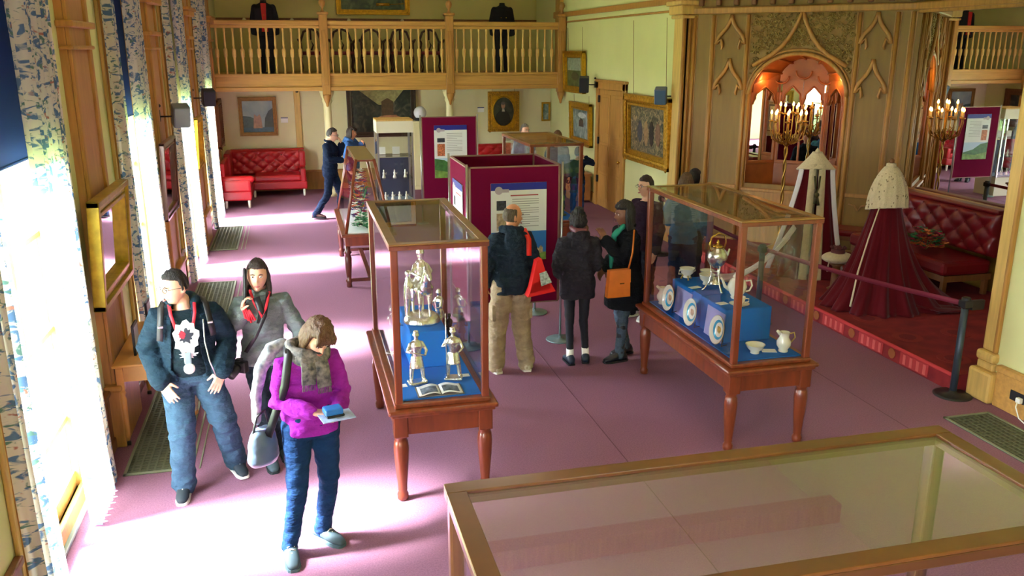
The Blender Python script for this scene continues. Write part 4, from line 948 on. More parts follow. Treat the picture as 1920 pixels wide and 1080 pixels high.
def robe_front(loc, rz):
    t = thing('state_robe', 'crimson robe with white fur edges and pointed white collar, seen from the front', 'robe', loc, rz)
    def P(u, v):
        a = -PI/2+.35+(2*PI-.7)*u; k = v; r = (.17+.26*k**1.1)*(1+.08*k*math.sin(a*12)); return (r*1.1*math.cos(a), r*.8*math.sin(a), 1.55*(1-v)+.02)
    m = MB(); m.grid(P, 120, 30); m.build('velvet_robe', REDV, t, solid=.012)
    for s in (-1, 1):
        def E(u, v):
            x = s*(.022+.075*u+.05*v**1.2*(.4+.6*u)); return (x, -.16-.17*v**1.1+.04*abs(u-.5), 1.56*(1-v)+.03)
        m = MB(); m.grid(E, 6, 30); m.build('fur_edge', ERM, t, solid=.03)
        def E2(u, v): return (s*(.17+.06*u+(.36 if s < 0 else .20)*v**1.3), -.12+.02*u-.18*v, 1.52-1.35*v)
        m = MB(); m.grid(E2, 5, 30); m.build('white_mantle_edge', mat('white_satin', (228, 226, 232), .4), t, solid=.02)
    m = MB()
    def Cc(u, v):
        a = 2*PI*u; r = .05+.19*v; return (r*1.05*math.cos(a), r*.75*math.sin(a), 1.74-.24*v**.9-.03*v*math.sin(a))
    m.grid(Cc, 60, 10); m.build('pointed_collar', ERM, t, solid=.018)
    m = MB(); m.lathe([(0, 1.5), (.05, 1.52), (.052, 1.62), (.03, 1.76), (0, 1.80)], n=14); m.tube([(0, 0, 0), (0, 0, 1.55)], .03, 8); m.build('stand', ERM, t)
    m = MB(); m.tube([(-.035, -.2, 1.44), (-.02, -.25, 1.3), (0, -.27, 1.22), (.02, -.25, 1.3), (.035, -.2, 1.44)], .012, 8); m.sphere((0, -.27, 1.2), .035, 8, 6); m.tube([(0, -.27, 1.2), (-.02, -.29, 1.08)], [.016, .02], 8); m.tube([(0, -.27, 1.2), (.03, -.29, 1.06)], [.016, .02], 8); m.build('dark_bow', mat('bronze_bow', (74, 70, 40), .5, metal=.4), t)
    def Tn(u, v):
        return (-.28-.95*v+.05*math.sin(u*6), -.25-.35*u*v-.1, .05+.75*(1-v)**2.2*(1-.25*u)+.02*math.sin(u*26)*(.3+v))
    m = MB(); m.grid(Tn, 30, 30); m.build('satin_train', MATS['white_satin'], t, solid=.01)
    return t
robe_front((6.82, 10.32, .13), R(-25))
# ============================================================ CANDELABRA
def candelabra(loc, label, h0=1.33, s=1.0):
    t = thing('candelabrum', label, 'candelabrum', loc); GB = mat('gilded_brass', (170, 130, 58), .32, metal=.9)
    m = MB(); m.lathe([(.17, 0), (.17, .03), (.08, .07), (.05, .14), (.03, .18)], n=18); m.build('base', GB, t)
    m = MB(); n = 26
    for k in range(2): m.tube([(.018*math.cos(i*.75+k*PI), .018*math.sin(i*.75+k*PI), .16+(h0-.16)*i/n) for i in range(n+1)], .014, 6)
    m.build('twisted_stem', GB, t)
    m = MB(); m.lathe([(.02, h0-.02), (.06, h0+.02), (.05, h0+.06), (.02, h0+.09), (.035, h0+.14), (.018, h0+.2), (.02, h0+.42), (0, h0+.42)], n=14); m.build('knop', GB, t)
    AM = None; pos = []
    for i in range(8): a = i*PI/4+.2; pos.append((.25, a, h0+.46)); 
    for i in range(4): a = i*PI/2+.6; pos.append((.14, a, h0+.58))
    FL = mat('candle_flame_bulb', (255, 176, 84), .4, emit=26); CN = mat('candle_sleeve', (232, 214, 160), .5)
    for (r, a, z) in pos:
        c, s_ = math.cos(a), math.sin(a)
        m = MB(); m.tube([(0, 0, h0+.06), (c*r*.4, s_*r*.4, h0-.02+ (z-h0)*.1), (c*r*.9, s_*r*.9, h0+.10), (c*r*1.05, s_*r*1.05, z-.16), (c*r, s_*r, z-.10)], [.012, .011, .010, .009, .009], 6)
        m.lathe([(0, z-.12), (.035, z-.105), (.04, z-.09), (.015, z-.085), (.015, z-.08), (0, z-.08)], (c*r, s_*r, 0), 10)
        for q in range(2): m.tube([(c*r*(.45+.3*q), s_*r*(.45+.3*q), h0+.05+q*.06), (c*r*(.55+.3*q)-s_*.04, s_*r*(.55+.3*q)+c*.04, h0+.12+q*.06), (c*r*(.6+.3*q), s_*r*(.6+.3*q), h0+.17+q*.06)], [.008, .012, .004], 5)
        arm = m.build('branch', GB, t)
        m = MB(); m.lathe([(0, z-.085), (.012, z-.085), (.012, z), (0, z)], (c*r, s_*r, 0), 8); m.build('candle', CN, arm)
        m = MB(); m.lathe([(0, z), (.016, z+.015), (.018, z+.03), (.010, z+.055), (0, z+.072)], (c*r, s_*r, 0), 8); m.build('bulb', FL, arm)
    t.scale = (s,)*3
    for (r, a, z) in (pos[1], pos[5], pos[9]):
        point('candle_light', (loc[0]+r*math.cos(a), loc[1]+r*math.sin(a), loc[2]+z+.03), 2.2, (1, .55, .22), .016)
nc = BA + Vector((SQ, -SQ, 0))*1.72 + Vector((-SQ, -SQ, 0))*.34
candelabra((nc.x, nc.y, .17), 'gilded branched candelabrum with lit candle bulbs before the carved arch', 1.62)
for s_, dep in ((1.2, .12), (2.26, .12)):
    q = BA + Vector((SQ, -SQ, 0))*s_ + Vector((SQ, SQ, 0))*dep
    point('niche_light', (q.x, q.y, 2.72), 2.2, (1, .42, .12), .012)
# ============================================================ STANCHIONS AND BELT
def stanchion(x, y, z, label):
    t = thing('belt_stanchion', label, 'stanchion', (x, y, z), 0, None); h = .97
    m = MB(); m.lathe([(.175, 0), (.175, .008), (.15, .02), (.04, .03), (.036, .05)], n=32); m.build('base', BLACK, t)
    m = MB(); m.tube([(0, 0, .02), (0, 0, h-.09)], .033, 20); m.build('post', STEELD, t)
    m = MB(); m.lathe([(.034, h-.10), (.04, h-.095), (.04, h), (.03, h+.008), (0, h+.008)], n=20); m.box((-.045, -.045, h-.09), (.045, .045, h-.02), bev=.01); m.build('belt_head', BLACK, t)
stanchion(5.97, 6.44, 0, 'dark steel belt stanchion beside the pier on the right'); stanchion(5.3, 8.95, 0, 'dark steel belt stanchion behind the porcelain case')
stanchion(5.6, 12.6, 0, 'dark steel belt stanchion at the far end of the bay')
def belt(a, b, label, c=(116, 26, 52)):
    a, b = Vector(a), Vector(b); m = MB(); n = 20; d = (b-a)
    m.grid(lambda u, v: tuple(a+d*u+Vector((0, 0, -.03*math.sin(PI*u)+(v-.5)*.05))), n, 1); o = m.build('retractable_belt', mat('belt_%d' % c[0], c, .7), None, solid=.003); return tag(o, label, 'belt')
belt((5.94, 6.5, .915), (5.33, 8.9, .915), 'maroon barrier belt between the pier and the porcelain case')
belt((5.31, 9.0, .915), (5.58, 12.55, .915), 'maroon barrier belt running behind the porcelain case')
t = thing('wall_belt_clip', 'black belt clip and short strap reaching the pier', 'clip', (6.05, 6.42, .86)); m = MB(); m.box((-.04, -.02, -.005), (.1, .02, .09), bev=.008); m.build('clip_body', BLACK, t)
# socket and cable
t = thing('wall_socket', 'black double socket on the wooden dado at the right', 'socket', (6.148, 5.88, .19)); m = MB(); m.box((-.012, -.09, -.045), (.0, .07, .045), bev=.004); m.build('plate', BLACK, t)
t = thing('plug_and_cable', 'white plug with cable trailing from the black socket', 'cable', (6.13, 5.82, .18)); m = MB(); m.box((-.035, -.025, -.025), (.005, .025, .025), bev=.008); m.build('plug', WHITE, t)
m = MB(); m.tube([(-.03, 0, -.01), (-.06, -.02, -.05), (-.07, -.08, -.13), (-.08, -.22, -.165), (-.07, -.5, -.17), (-.1, -.9, -.17), (-.08, -1.6, -.17)], .006, 6); m.build('cable', WHITE, t)
# ============================================================ WALL SPEAKERS
def speaker(loc, rz, label, side, tone, sz=(.2, .17, .27)):
    t = thing('wall_speaker', label, 'speaker', loc, 0, None)
    e = MB(); Mx = Matrix.Rotation(rz, 4, 'Z') @ Matrix.Rotation(R(18), 4, 'X')
    e.box((-sz[0]/2, -sz[1]/2, -sz[2]/2), (sz[0]/2, sz[1]/2, sz[2]/2), bev=.02, M=Mx); e.build('cabinet', mat('speaker_%s' % tone, {'grey': (96, 108, 112), 'dark': (36, 42, 52), 'blue': (92, 110, 132)}[tone], .5), t)
    g = MB(); g.box((-sz[0]/2+.015, -sz[1]/2-.006, -sz[2]/2+.015), (sz[0]/2-.015, -sz[1]/2+.002, sz[2]/2-.015), M=Mx); g.build('grille', mat('speaker_grille_%s' % tone, {'grey': (126, 138, 136), 'dark': (28, 32, 38), 'blue': (66, 92, 120)}[tone], .7), t)
    b = MB(); b.tube([(0, 0, 0), (side*.14, .0, -.01), (side*.245, 0, -.01)], .010, 8); b.box((side*.235, -.03, -.07), (side*.25, .03, .07)); b.sphere((side*.24, 0, .12), .022, 8, 6); b.build('bracket', BLACK, t)
speaker((-1.35, 11.42, 2.42), R(18), 'grey wall speaker on bracket, nearer one of the window wall', -1, 'grey')
speaker((-1.35, 15.3, 2.44), R(18), 'dark wall speaker on bracket, farther one of the window wall', -1, 'dark')
speaker((5.95, 13.62, 2.46), R(-30), 'blue grey wall speaker next to the big gilt painting', 1, 'blue')
speaker((5.93, 17.55, 2.50), R(-20), 'black wall speaker left of the wooden door', 1, 'dark', (.2, .17, .32))
# ============================================================ PAINTINGS
def paint_mat(name, base, c2, c3, scale=6, dist=1.5):
    m = bpy.data.materials.new(name); m.use_nodes = True; N = m.node_tree.nodes; L = m.node_tree.links; b = N['Principled BSDF']; b.inputs['Roughness'].default_value = .35
    tc = N.new('ShaderNodeTexCoord'); n = N.new('ShaderNodeTexNoise'); n.inputs['Scale'].default_value = scale; n.inputs['Detail'].default_value = 6; n.inputs['Distortion'].default_value = dist
    L.new(tc.outputs['Object'], n.inputs[0]); r = N.new('ShaderNodeValToRGB'); r.color_ramp.elements[0].position = .35; r.color_ramp.elements[0].color = lin(base)
    r.color_ramp.elements[1].position = .68; r.color_ramp.elements[1].color = lin(c3); e = r.color_ramp.elements.new(.5); e.color = lin(c2)
    L.new(n.outputs[0], r.inputs[0]); L.new(r.outputs[0], b.inputs['Base Color']); return m
def frame_ring(m, w, h, fw, d, mi=0):
    for k, (o_, i_, dd) in enumerate(((0, fw*.35, d), (fw*.35, fw*.75, d*.7), (fw*.75, fw, d*.85))):
        for a, b in (((-w/2+o_, -h/2+o_), (w/2-o_, -h/2+i_)), ((-w/2+o_, h/2-i_), (w/2-o_, h/2-o_)), ((-w/2+o_, -h/2+o_), (-w/2+i_, h/2-o_)), ((w/2-i_, -h/2+o_), (w/2-o_, h/2-o_))):
            m.box((a[0], -dd, a[1]), (b[0], 0, b[1]), mi=mi, bev=.006)
def painting(loc, rz, w, h, fw, fmat, cmat, label, d=.06, tilt=0, wires=0, name='framed_painting', extra=None, carved=False):
    t = thing(name, label, 'mirror' if name == 'wall_mirror' else 'painting', loc, rz); t.rotation_euler = (R(tilt), 0, rz) if abs(rz) < .01 else (Matrix.Rotation(rz, 4, 'Z') @ Matrix.Rotation(R(tilt), 4, 'X')).to_euler()
    m = MB(); frame_ring(m, w, h, fw, d)
    if carved:
        rn = random.Random(int(w*100))
        for i in range(int((w+h)*2/.05)):
            q = i/int((w+h)*2/.05)*2*(w+h)
            if q < w: x, z = q-w/2, -h/2+fw*.4
            elif q < w+h: x, z = w/2-fw*.4, q-w-h/2
            elif q < 2*w+h: x, z = q-w-h-w/2, h/2-fw*.4
            else: x, z = -w/2+fw*.4, q-2*w-h-h/2
            m.sphere((x, -d*.9, z), (fw*.22, .018, fw*.22), 6, 4)
    m.build('frame', fmat, t)
    m = MB(); m.box((-w/2+fw*.9, -.02, -h/2+fw*.9), (w/2-fw*.9, -.01, h/2-fw*.9)); m.build('canvas' if name != 'wall_mirror' else 'mirror_glass', cmat, t)
    if extra: extra(t, w-2*fw, h-2*fw)
    if wires:
        for s in (-1, 1): m = MB(); m.tube([(s*w*.36, -.005, h/2-.02), (s*w*.36, .0-.005, h/2+wires)], .004, 4); m.build('hanging_wire', OAKD, t)
    return t
def shapes(lst):
    def f(t, w, h):
        for nm, poly, col, k in lst:
            m = MB(); m.prism([(x*w/2, z*h/2) for x, z in poly], -.022-.0008*k, -.0195); m.build(nm, mat('paint_%d_%d_%d' % col, col, .45, var=.25, vscale=18), t)
    return f
def ell(cx, cz, rx, rz_, n=14): return [(cx+rx*math.cos(2*PI*i/n), cz+rz_*math.sin(2*PI*i/n)) for i in range(n)]
LANDS = paint_mat('canvas_landscape', (70, 96, 92), (120, 140, 140), (170, 180, 176), 4)
CROWD = paint_mat('canvas_crowd', (44, 44, 42), (96, 92, 72), (176, 150, 110), 9, 2)
GREENP = paint_mat('canvas_green', (40, 58, 36), (66, 86, 48), (92, 110, 70), 4)
DARKP = paint_mat('canvas_dark', (28, 34, 34), (48, 54, 46), (90, 88, 70), 5)
painting((-.80, 20.87, 1.72), 0, .84, .87, .085, mat('bronze_gilt', (140, 98, 44), .4, metal=.5, var=.2, vscale=20), paint_mat('canvas_sky', (120, 142, 150), (146, 162, 164), (176, 184, 176), 2, .4), 'landscape painting in bronze frame above the corner sofa', wires=0,
  extra=shapes([('painted_trees', [(-1, -.9), (-.2, -.9), (-.15, -.2), (-.5, 0), (-1, .05)], (66, 84, 88), 1), ('painted_tree_right', [(.35, -.9), (1, -.9), (1, .55), (.7, .35), (.45, -.1)], (52, 66, 60), 2), ('painted_ground', [(-1, -1), (1, -1), (1, -.7), (-1, -.7)], (60, 90, 110), 3), ('painted_ruin', [(-.35, -.75), (.25, -.75), (.2, -.1), (.1, .15), (-.05, .0), (-.25, .15), (-.3, -.2)], (170, 130, 104), 4)]))
painting((2.02, 20.86, 1.84), 0, 1.62, 1.28, .12, mat('black_gilt_frame', (60, 40, 24), .4, var=.3, vscale=20), DARKP, 'large dark interior painting in heavy frame behind the glass showcase', d=.08,
  extra=shapes([('painted_vault', [(-.8, .9), (.8, .9), (.35, .2), (-.1, .2)], (150, 146, 96), 1), ('painted_floor', [(-.2, -.9), (.9, -.9), (.5, -.25), (0, -.25)], (120, 78, 46), 2), ('painted_altar', [(.0, -.3), (.4, -.3), (.4, .35), (.2, .5), (0, .35)], (84, 64, 40), 3), ('painted_congregation', ell(.25, -.42, .42, .16), (168, 120, 84), 4)]))
def oval(t, w, h):
    m = MB(); n = 40; rx, rz_ = w*.47, h*.47
    for i in range(n):
        a, b = 2*PI*i/n, 2*PI*(i+1)/n; c = [(-w/2, -h/2), (w/2, -h/2), (w/2, h/2), (-w/2, h/2)]
        def edge(t_): cx, cz = math.cos(t_), math.sin(t_); k = min(w/2/max(abs(cx), 1e-6), h/2/max(abs(cz), 1e-6)); return (cx*k, cz*k)
        m.prism([(rx*math.cos(a), rz_*math.sin(a)), edge(a), edge(b), (rx*math.cos(b), rz_*math.sin(b))], -.04, -.018)
    m.tube([(rx*math.cos(2*PI*i/n), -.045, rz_*math.sin(2*PI*i/n)) for i in range(n+1)], .018, 8); m.build('oval_slip', GOLD, t)
    shapes([('painted_coat', [(-.8, -.85), (.75, -.85), (.5, -.2), (.15, .15), (-.2, .15), (-.6, -.15)], (24, 26, 28), 2), ('painted_face', ell(-.02, .38, .17, .2), (176, 130, 104), 4), ('painted_collar', [(-.14, .0), (.12, .0), (.05, .22), (-.1, .22)], (190, 184, 170), 3), ('painted_hair', ell(-.02, .52, .18, .10), (96, 88, 80), 5)])(t, w, h)
painting((4.98, 20.86, 1.74), 0, .78, .96, .10, GOLDC, paint_mat('canvas_portrait', (38, 44, 40), (58, 62, 54), (78, 80, 66), 3), 'oval portrait of a dark coated figure in square gilt frame', d=.07, extra=oval, wires=.4, carved=True)
painting((6.06, 20.87, 1.72), 0, .22, .46, .04, GOLD, LANDS, 'narrow gilt framed picture in the far right corner', d=.05)
# right wall (faces -x)
RW = R(-90)
painting((6.17, 14.58, 1.80), RW, 2.05, 1.22, .20, GOLDC, CROWD, 'large carved gilt painting of a crowd on the right wall', d=.1, wires=1.3, tilt=2, carved=True,
   extra=shapes([('painted_figure', ell(-.45, -.1, .13, .5), (70, 74, 84), 1), ('painted_figure', ell(-.1, -.15, .12, .55), (150, 120, 84), 2), ('painted_figure', ell(.2, -.12, .12, .55), (50, 44, 40), 3), ('painted_figure', ell(.55, -.1, .13, .5), (120, 90, 70), 4)]))
painting((6.17, 18.35, 1.62), RW, 1.42, .92, .15, GOLD, LANDS, 'gilt framed seascape low on the right wall left of the door', d=.08, wires=.16, tilt=2,
   extra=shapes([('painted_ship', [(-.3, -.2), (.3, -.2), (.25, .25), (0, .4), (-.25, .2)], (80, 66, 56), 1), ('painted_cloud', ell(.1, .6, .5, .2), (186, 192, 190), 2)]))
painting((6.17, 18.86, 2.72), RW, 1.42, .90, .14, GOLD, GREENP, 'gilt framed cattle picture high on the right wall by the gallery', d=.09, wires=.5, tilt=2,
   extra=shapes([('painted_sky', [(-.9, .1), (.9, .1), (.9, .95), (-.9, .95)], (150, 160, 144), 1), ('painted_animals', ell(0, -.3, .45, .3), (70, 66, 54), 2)]))
# left wall (faces +x)
LW = R(90)
painting((-1.545, 7.42, 1.70), LW, 1.24, .84, .13, mat('gilt_green', (176, 150, 52), .36, metal=.6, var=.2, vscale=14), MIRROR, 'gilt framed wall mirror above the wooden side table', d=.09, tilt=3, name='wall_mirror')
painting((-1.53, 11.02, 1.72), LW, 1.06, .90, .09, MAHD, MIRROR, 'dark wood framed wall mirror below the nearer speaker', d=.06, tilt=2.5, name='wall_mirror')
painting((-1.53, 14.62, 1.78), LW, .82, .80, .09, GOLD, MIRROR, 'gilt framed mirror below the farther window wall speaker', d=.07, tilt=2.5, name='wall_mirror')
painting((-1.6, 19.6, 1.68), LW, .95, 1.0, .16, mat('brown_carved_frame', (110, 70, 34), .5, bump=1, bscale=25, metal=.3), DARKP, 'brown carved frame picture beyond the last window', d=.09, carved=True)
# gallery painting + picture light
painting((2.05, 22.27, 4.57), 0, 1.78, 1.1, .12, GOLD, GREENP, 'green landscape painting in gilt frame up on the gallery wall', d=.08)
t = thing('picture_light', 'brass picture light in front of the gallery painting', 'lamp', (2.25, 21.9, 4.25)); m = MB(); m.tube([(-.16, 0, 0), (.16, 0, 0)], .035, 10); m.tube([(.16, 0, 0), (.5, 0, .02), (.5, .2, .1)], .01, 6); m.build('shade', BRASS, t)
for p_, l in (((-.22, 20.87, 1.62), 'small white wall label right of the landscape painting'), ((4.42, 20.87, 1.78), 'small white wall label left of the oval portrait')):
    m = MB(); m.box((-.08, -.006, -.05), (.08, 0, .05)); m.box((-.08, -.008, .05), (.08, 0, .07), mi=1); tag(m.build('wall_label', [PAPER, mat('label_blue', (60, 70, 120), .6)], None, p_), l, 'label')
for p_, l in (((6.19, 17.35, 2.22), 'white label on the right wall beside the black speaker'), ((6.19, 19.3, 1.75), 'white label on the right wall near the corner')):
    m = MB(); m.box((-.006, -.09, -.05), (0, .09, .05)); tag(m.build('wall_label', PAPER, None, p_), l, 'label')
t = thing('dome_camera', 'small black dome camera on the wall strip under the gallery', 'camera', (.1, 20.82, 2.28)); m = MB(); m.sphere((0, 0, 0), .035, 10, 8); m.box((-.03, .0, -.03), (.03, .05, .03)); m.build('dome', BLACK, t)
t = thing('desk_globe_lamp', 'white glass globe on black base on the sideboard behind the panel', 'lamp', (2.86, 20.35, 1.62)); m = MB(); m.sphere((0, 0, .16), .15, 18, 12); m.build('globe', mat('globe_glass', (232, 236, 240), .25), t); m = MB(); m.lathe([(.13, -.02), (.14, .02), (.08, .06), (0, .07)], n=14); m.build('base', BLACK, t)
t = thing('tall_cabinet', 'plain cream cabinet carrying the globe lamp behind the maroon panel', 'cabinet', (2.86, 20.35, 0)); m = MB(); m.box((-.2, -.18, 0), (.2, .18, 1.6), bev=.01); m.build('body', CREAMP, t); m = MB(); m.box((-.18, -.195, .1), (.18, -.18, 1.55), bev=.005); m.build('door', CREAMP, t)
# ============================================================ DOOR
d = struct(empty('door_1', (XR, 16.57, 0)), 'tall panelled oak door in the right wall')
m = MB(); w = .83
m.box((-.06, -w, 0), (0, -w+.15, 2.57), bev=.015); m.box((-.06, w-.15, 0), (0, w, 2.57), bev=.015); m.box((-.06, -w, 2.42), (0, w, 2.60), bev=.015); m.box((-.08, -w-.03, 2.56), (0, w+.03, 2.61), bev=.01); m.build('door_frame', OAK, d)
m = MB(); m.box((-.02, -w+.15, .01), (.0, w-.15, 2.42)); m.build('door_leaf', OAK, d)
for y0, y1 in ((-.62, -.05), (.05, .62)):
    for z0, z1 in ((.15, .75), (.88, 1.35), (1.48, 2.32)):
        m = MB(); m.box((-.03, y0, z0), (-.02, y1, z1), bev=.006); m.box((-.036, y0+.06, z0+.06), (-.026, y1-.06, z1-.06), bev=.008); m.build('door_panel', OAK, d)
for z in (.5, 1.3, 2.15): m = MB(); m.box((-.065, .63, z), (-.03, .68, z+.14)); m.build('hinge', BLACK, d)
m = MB(); m.sphere((-.07, -.6, 1.05), .03, 10, 8); m.tube([(-.07, -.6, 1.05), (-.02, -.6, 1.05)], .012, 8); m.build('door_knob', BRASS, d)
t = thing('wooden_chest', 'small wooden chest standing left of the door', 'chest', (5.92, 17.75, 0)); m = MB(); m.box((-.2, -.25, .05), (.2, .25, .62), bev=.02); m.box((-.22, -.27, .58), (.22, .27, .63), bev=.015); m.build('body', mat('amber_wood', (170, 116, 66), .5, var=.15, vscale=5), t)
for z in (.1, .35): m = MB(); m.box((-.21, -.22, z), (-.2, .22, z+.2), bev=.004); m.build('drawer', MATS['amber_wood'], t)
# ============================================================ SIDE TABLE, BASKET
t = thing('side_table', 'light wooden side table with turned legs under the gilt mirror', 'table', (-1.33, 7.75, 0)); LTW = mat('light_pine', (206, 150, 78), .4, var=.15, vscale=5)
m = MB(); m.box((-.24, -.62, .70), (.22, .62, .725), bev=.008); m.build('table_top', LTW, t)
m = MB(); m.box((-.2, -.58, .57), (.18, .58, .70)); m.build('apron', LTW, t)
m = MB(); m.box((.18, -.25, .59), (.19, .25, .68), bev=.003); m.sphere((.2, 0, .635), .014, 8, 6); m.build('drawer', LTW, t)
l0 = None
for x, y in ((-.19, -.57), (.17, -.57), (-.19, .57), (.17, .57)):
    if l0 is None: m = MB(); m.box((-.028, -.028, .5), (.028, .028, .7)); m.lathe([(.014, .05), (.02, .1), (.024, .2), (.028, .42), (.02, .45), (.03, .47), (.02, .5)], n=12); l0 = m.build('leg', LTW, t, (x, y, 0)); cmesh = MB(); cmesh.lathe([(0, -.018), (.018, -.018), (.018, .018), (0, .018)], (0, 0, 0), 10, M=T((0, 0, .02)) @ Matrix.Rotation(R(90), 4, 'Y')); c0 = cmesh.build('castor', BLACK, l0)
    else: l = again(l0, 'leg', t, (x, y, 0)); again(c0, 'castor', l)
t = thing('display_bottle', 'small black conical ornament on the side table', 'ornament', (-1.28, 7.95, .726)); m = MB(); m.lathe([(0, 0), (.065, 0), (.06, .02), (.02, .13), (.012, .2), (.016, .22), (0, .225)], n=14); m.build('body', BLACK, t)
for i, (y, l) in enumerate(((7.45, 'dark framed notice standing nearer on the side table'), (8.15, 'dark framed notice at the far end of the side table'))):
    t = thing('framed_notice', l, 'notice', (-1.42, y, .726)); m = MB(); m.box((-.01, -.1, 0), (.01, .1, .26), bev=.004); m.build('frame', BLACK, t); m = MB(); m.box((.010, -.08, .02), (.012, .08, .24)); m.build('sheet', mat('grey_notice', (170, 176, 184), .5), t)
tag(MB().box((-.12, -.17, 0), (.12, .17, .004)).build('leaflet_mat', mat('grey_mat', (150, 140, 118), .7), None, (-1.27, 7.5, .726)), 'grey printed sheet on top of the side table', 'sheet')
t = thing('waste_basket', 'woven pale waste basket beneath the side table', 'basket', (-1.14, 7.72, 0)); m = MB()
m.lathe([(.115, .02), (.12, .03), (.15, .33), (.145, .33), (.112, .04), (0, .035)], n=24); m.build('body', mat('pale_wicker', (186, 168, 158), .8, bump=.8, bscale=90, var=.15, vscale=60), t); m = MB(); m.lathe([(0, 0), (.12, 0), (.125, .05), (.115, .06)], n=24); m.build('base', LTW, t); m = MB(); m.lathe([(.142, .325), (.156, .33), (.152, .345), (.142, .34)], n=24); m.build('rim', OAKD, t)
# ============================================================ GALLERY THINGS
def carved_chair(x, label):
    t = thing('carved_chair', label, 'chair', (x, 21.3, 2.68), 0, 'dark carved chairs on the gallery'); DW = mat('dark_carved_wood', (60, 28, 18), .4); 
    m = MB(); m.box((-.26, -.22, .40), (.26, .26, .48), bev=.03); m.build('seat', mat('oxblood_seat', (112, 16, 22), .6), t)
    m = MB(); m.tube([(-.22, .25, .42), (-.24, .28, .7), (-.16, .3, .92), (0, .31, 1.0), (.16, .3, .92), (.24, .28, .7), (.22, .25, .42)], .028, 8); m.tube([(0, .3, .5), (.05, .3, .62), (0, .3, .74), (-.05, .3, .62), (0, .3, .5)], .02, 6); m.tube([(0, .3, .74), (0, .3, .98)], .024, 8); m.build('backrest', DW, t)
    for s in (-1, 1):
        m = MB(); m.tube([(s*.24, .24, .68), (s*.29, .05, .72), (s*.30, -.16, .74), (s*.27, -.22, .70), (s*.25, -.17, .66), (s*.26, -.1, .55), (s*.25, -.16, .44)], .022, 8); m.build('arm', DW, t)
        for yy in (-.18, .22): m = MB(); m.tube([(s*.23, yy, .42), (s*.25, yy, .28), (s*.22, yy, .12), (s*.25, yy-.02, 0)], [.03, .026, .018, .024], 8); m.build('leg', DW, t)
    return t
for i, x in enumerate((.50, 1.20, 1.90, 2.60, 3.30)): carved_chair(x, 'dark carved armchair on the gallery, %s' % ['behind the left newel post', 'second from the left newel post', 'third from the left newel post', 'fourth from the left newel post', 'nearest the middle newel post'][i])
def uniform(x, label, red):
    t = thing('mannequin', label, 'mannequin', (x, 20.75, 2.68)); UB = mat('black_wool', (16, 18, 26), .85)
    m = MB()
    for s in (-1, 1): m.tube([(s*.09, 0, .92), (s*.095, .0, .5), (s*.10, .01, .06)], [.10, .075, .06], 14, round_=True)
    m.sphere((0, 0, .92), (.17, .12, .12), 14, 10); link('trousers', voxel(m, .02, 3, name='trousers'), UB, t)
    m = MB(); m.lathe([(0, .82), (.24, .82), (.215, .95), (.185, 1.08), (.21, 1.25), (.23, 1.4), (.16, 1.48), (.07, 1.52), (.065, 1.58), (0, 1.58)], n=24, M=Matrix.Diagonal((1, .72, 1, 1)))
    for s in (-1, 1): m.tube([(s*.19, 0, 1.42), (s*.26, .02, 1.15), (s*.26, -.04, .88)], [.075, .06, .05], 12, round_=True)
    link('jacket', voxel(m, .015, 3, name='jacket'), UB, t)
    if red:
        m = MB(); m.prism([(-.07, .9), (.07, .9), (.045, 1.15), (.06, 1.5), (-.06, 1.5), (-.045, 1.15)], -.178, -.16); m.build('red_waistcoat', mat('scarlet_cloth', (190, 30, 26), .7), t)
        for z in (.95, 1.05, 1.15, 1.25): m = MB(); m.sphere((0, -.182, z), .012, 8, 6); m.build('button', BRASS, t)
    else:
        for z in (1.0, 1.12, 1.24):
            for s in (-1, 1): m = MB(); m.sphere((s*.06, -.165, z), .013, 8, 6); m.build('button', BRASS, t)
    m = MB(); m.lathe([(.16, 0), (.16, .015), (.02, .03)], n=16); m.tube([(0, .05, .02), (0, .05, .9)], .014, 6); m.build('stand', BLACK, t)
uniform(-.5, 'dark uniform with scarlet waistcoat on the left of the gallery', True); uniform(4.93, 'black double breasted uniform on the right of the gallery', False)
# ============================================================ PEOPLE
SKIN = {'fair': mat('fair_skin', (226, 176, 150), .5, var=.05, vscale=20), 'tan': mat('tan_skin', (206, 146, 112), .5, var=.05, vscale=20), 'brown': mat('brown_skin', (112, 70, 50), .5, var=.05, vscale=20)}
def rings(m, R_, n=20):        # loft of elliptical rings: (centre, rx, ry, xaxis-angle)
    vs = []; fs = []; k = len(R_)
    for c, rx, ry, a in R_:
        ca, sa = math.cos(a), math.sin(a)
        for j in range(n):
            t = 2*PI*j/n; ct, st = math.cos(t), math.sin(t)
            ex = math.copysign(abs(ct)**.85, ct)*rx; ey = math.copysign(abs(st)**.85, st)*ry
            vs.append((c[0]+ex*ca-ey*sa, c[1]+ex*sa+ey*ca, c[2]))
    for i in range(k-1):
        for j in range(n): fs.append((i*n+j, i*n+(j+1) % n, (i+1)*n+(j+1) % n, (i+1)*n+j))
    fs.append(tuple(range(n))[::-1]); fs.append(tuple((k-1)*n+j for j in range(n)))
    m.add(vs, fs, 0, True)
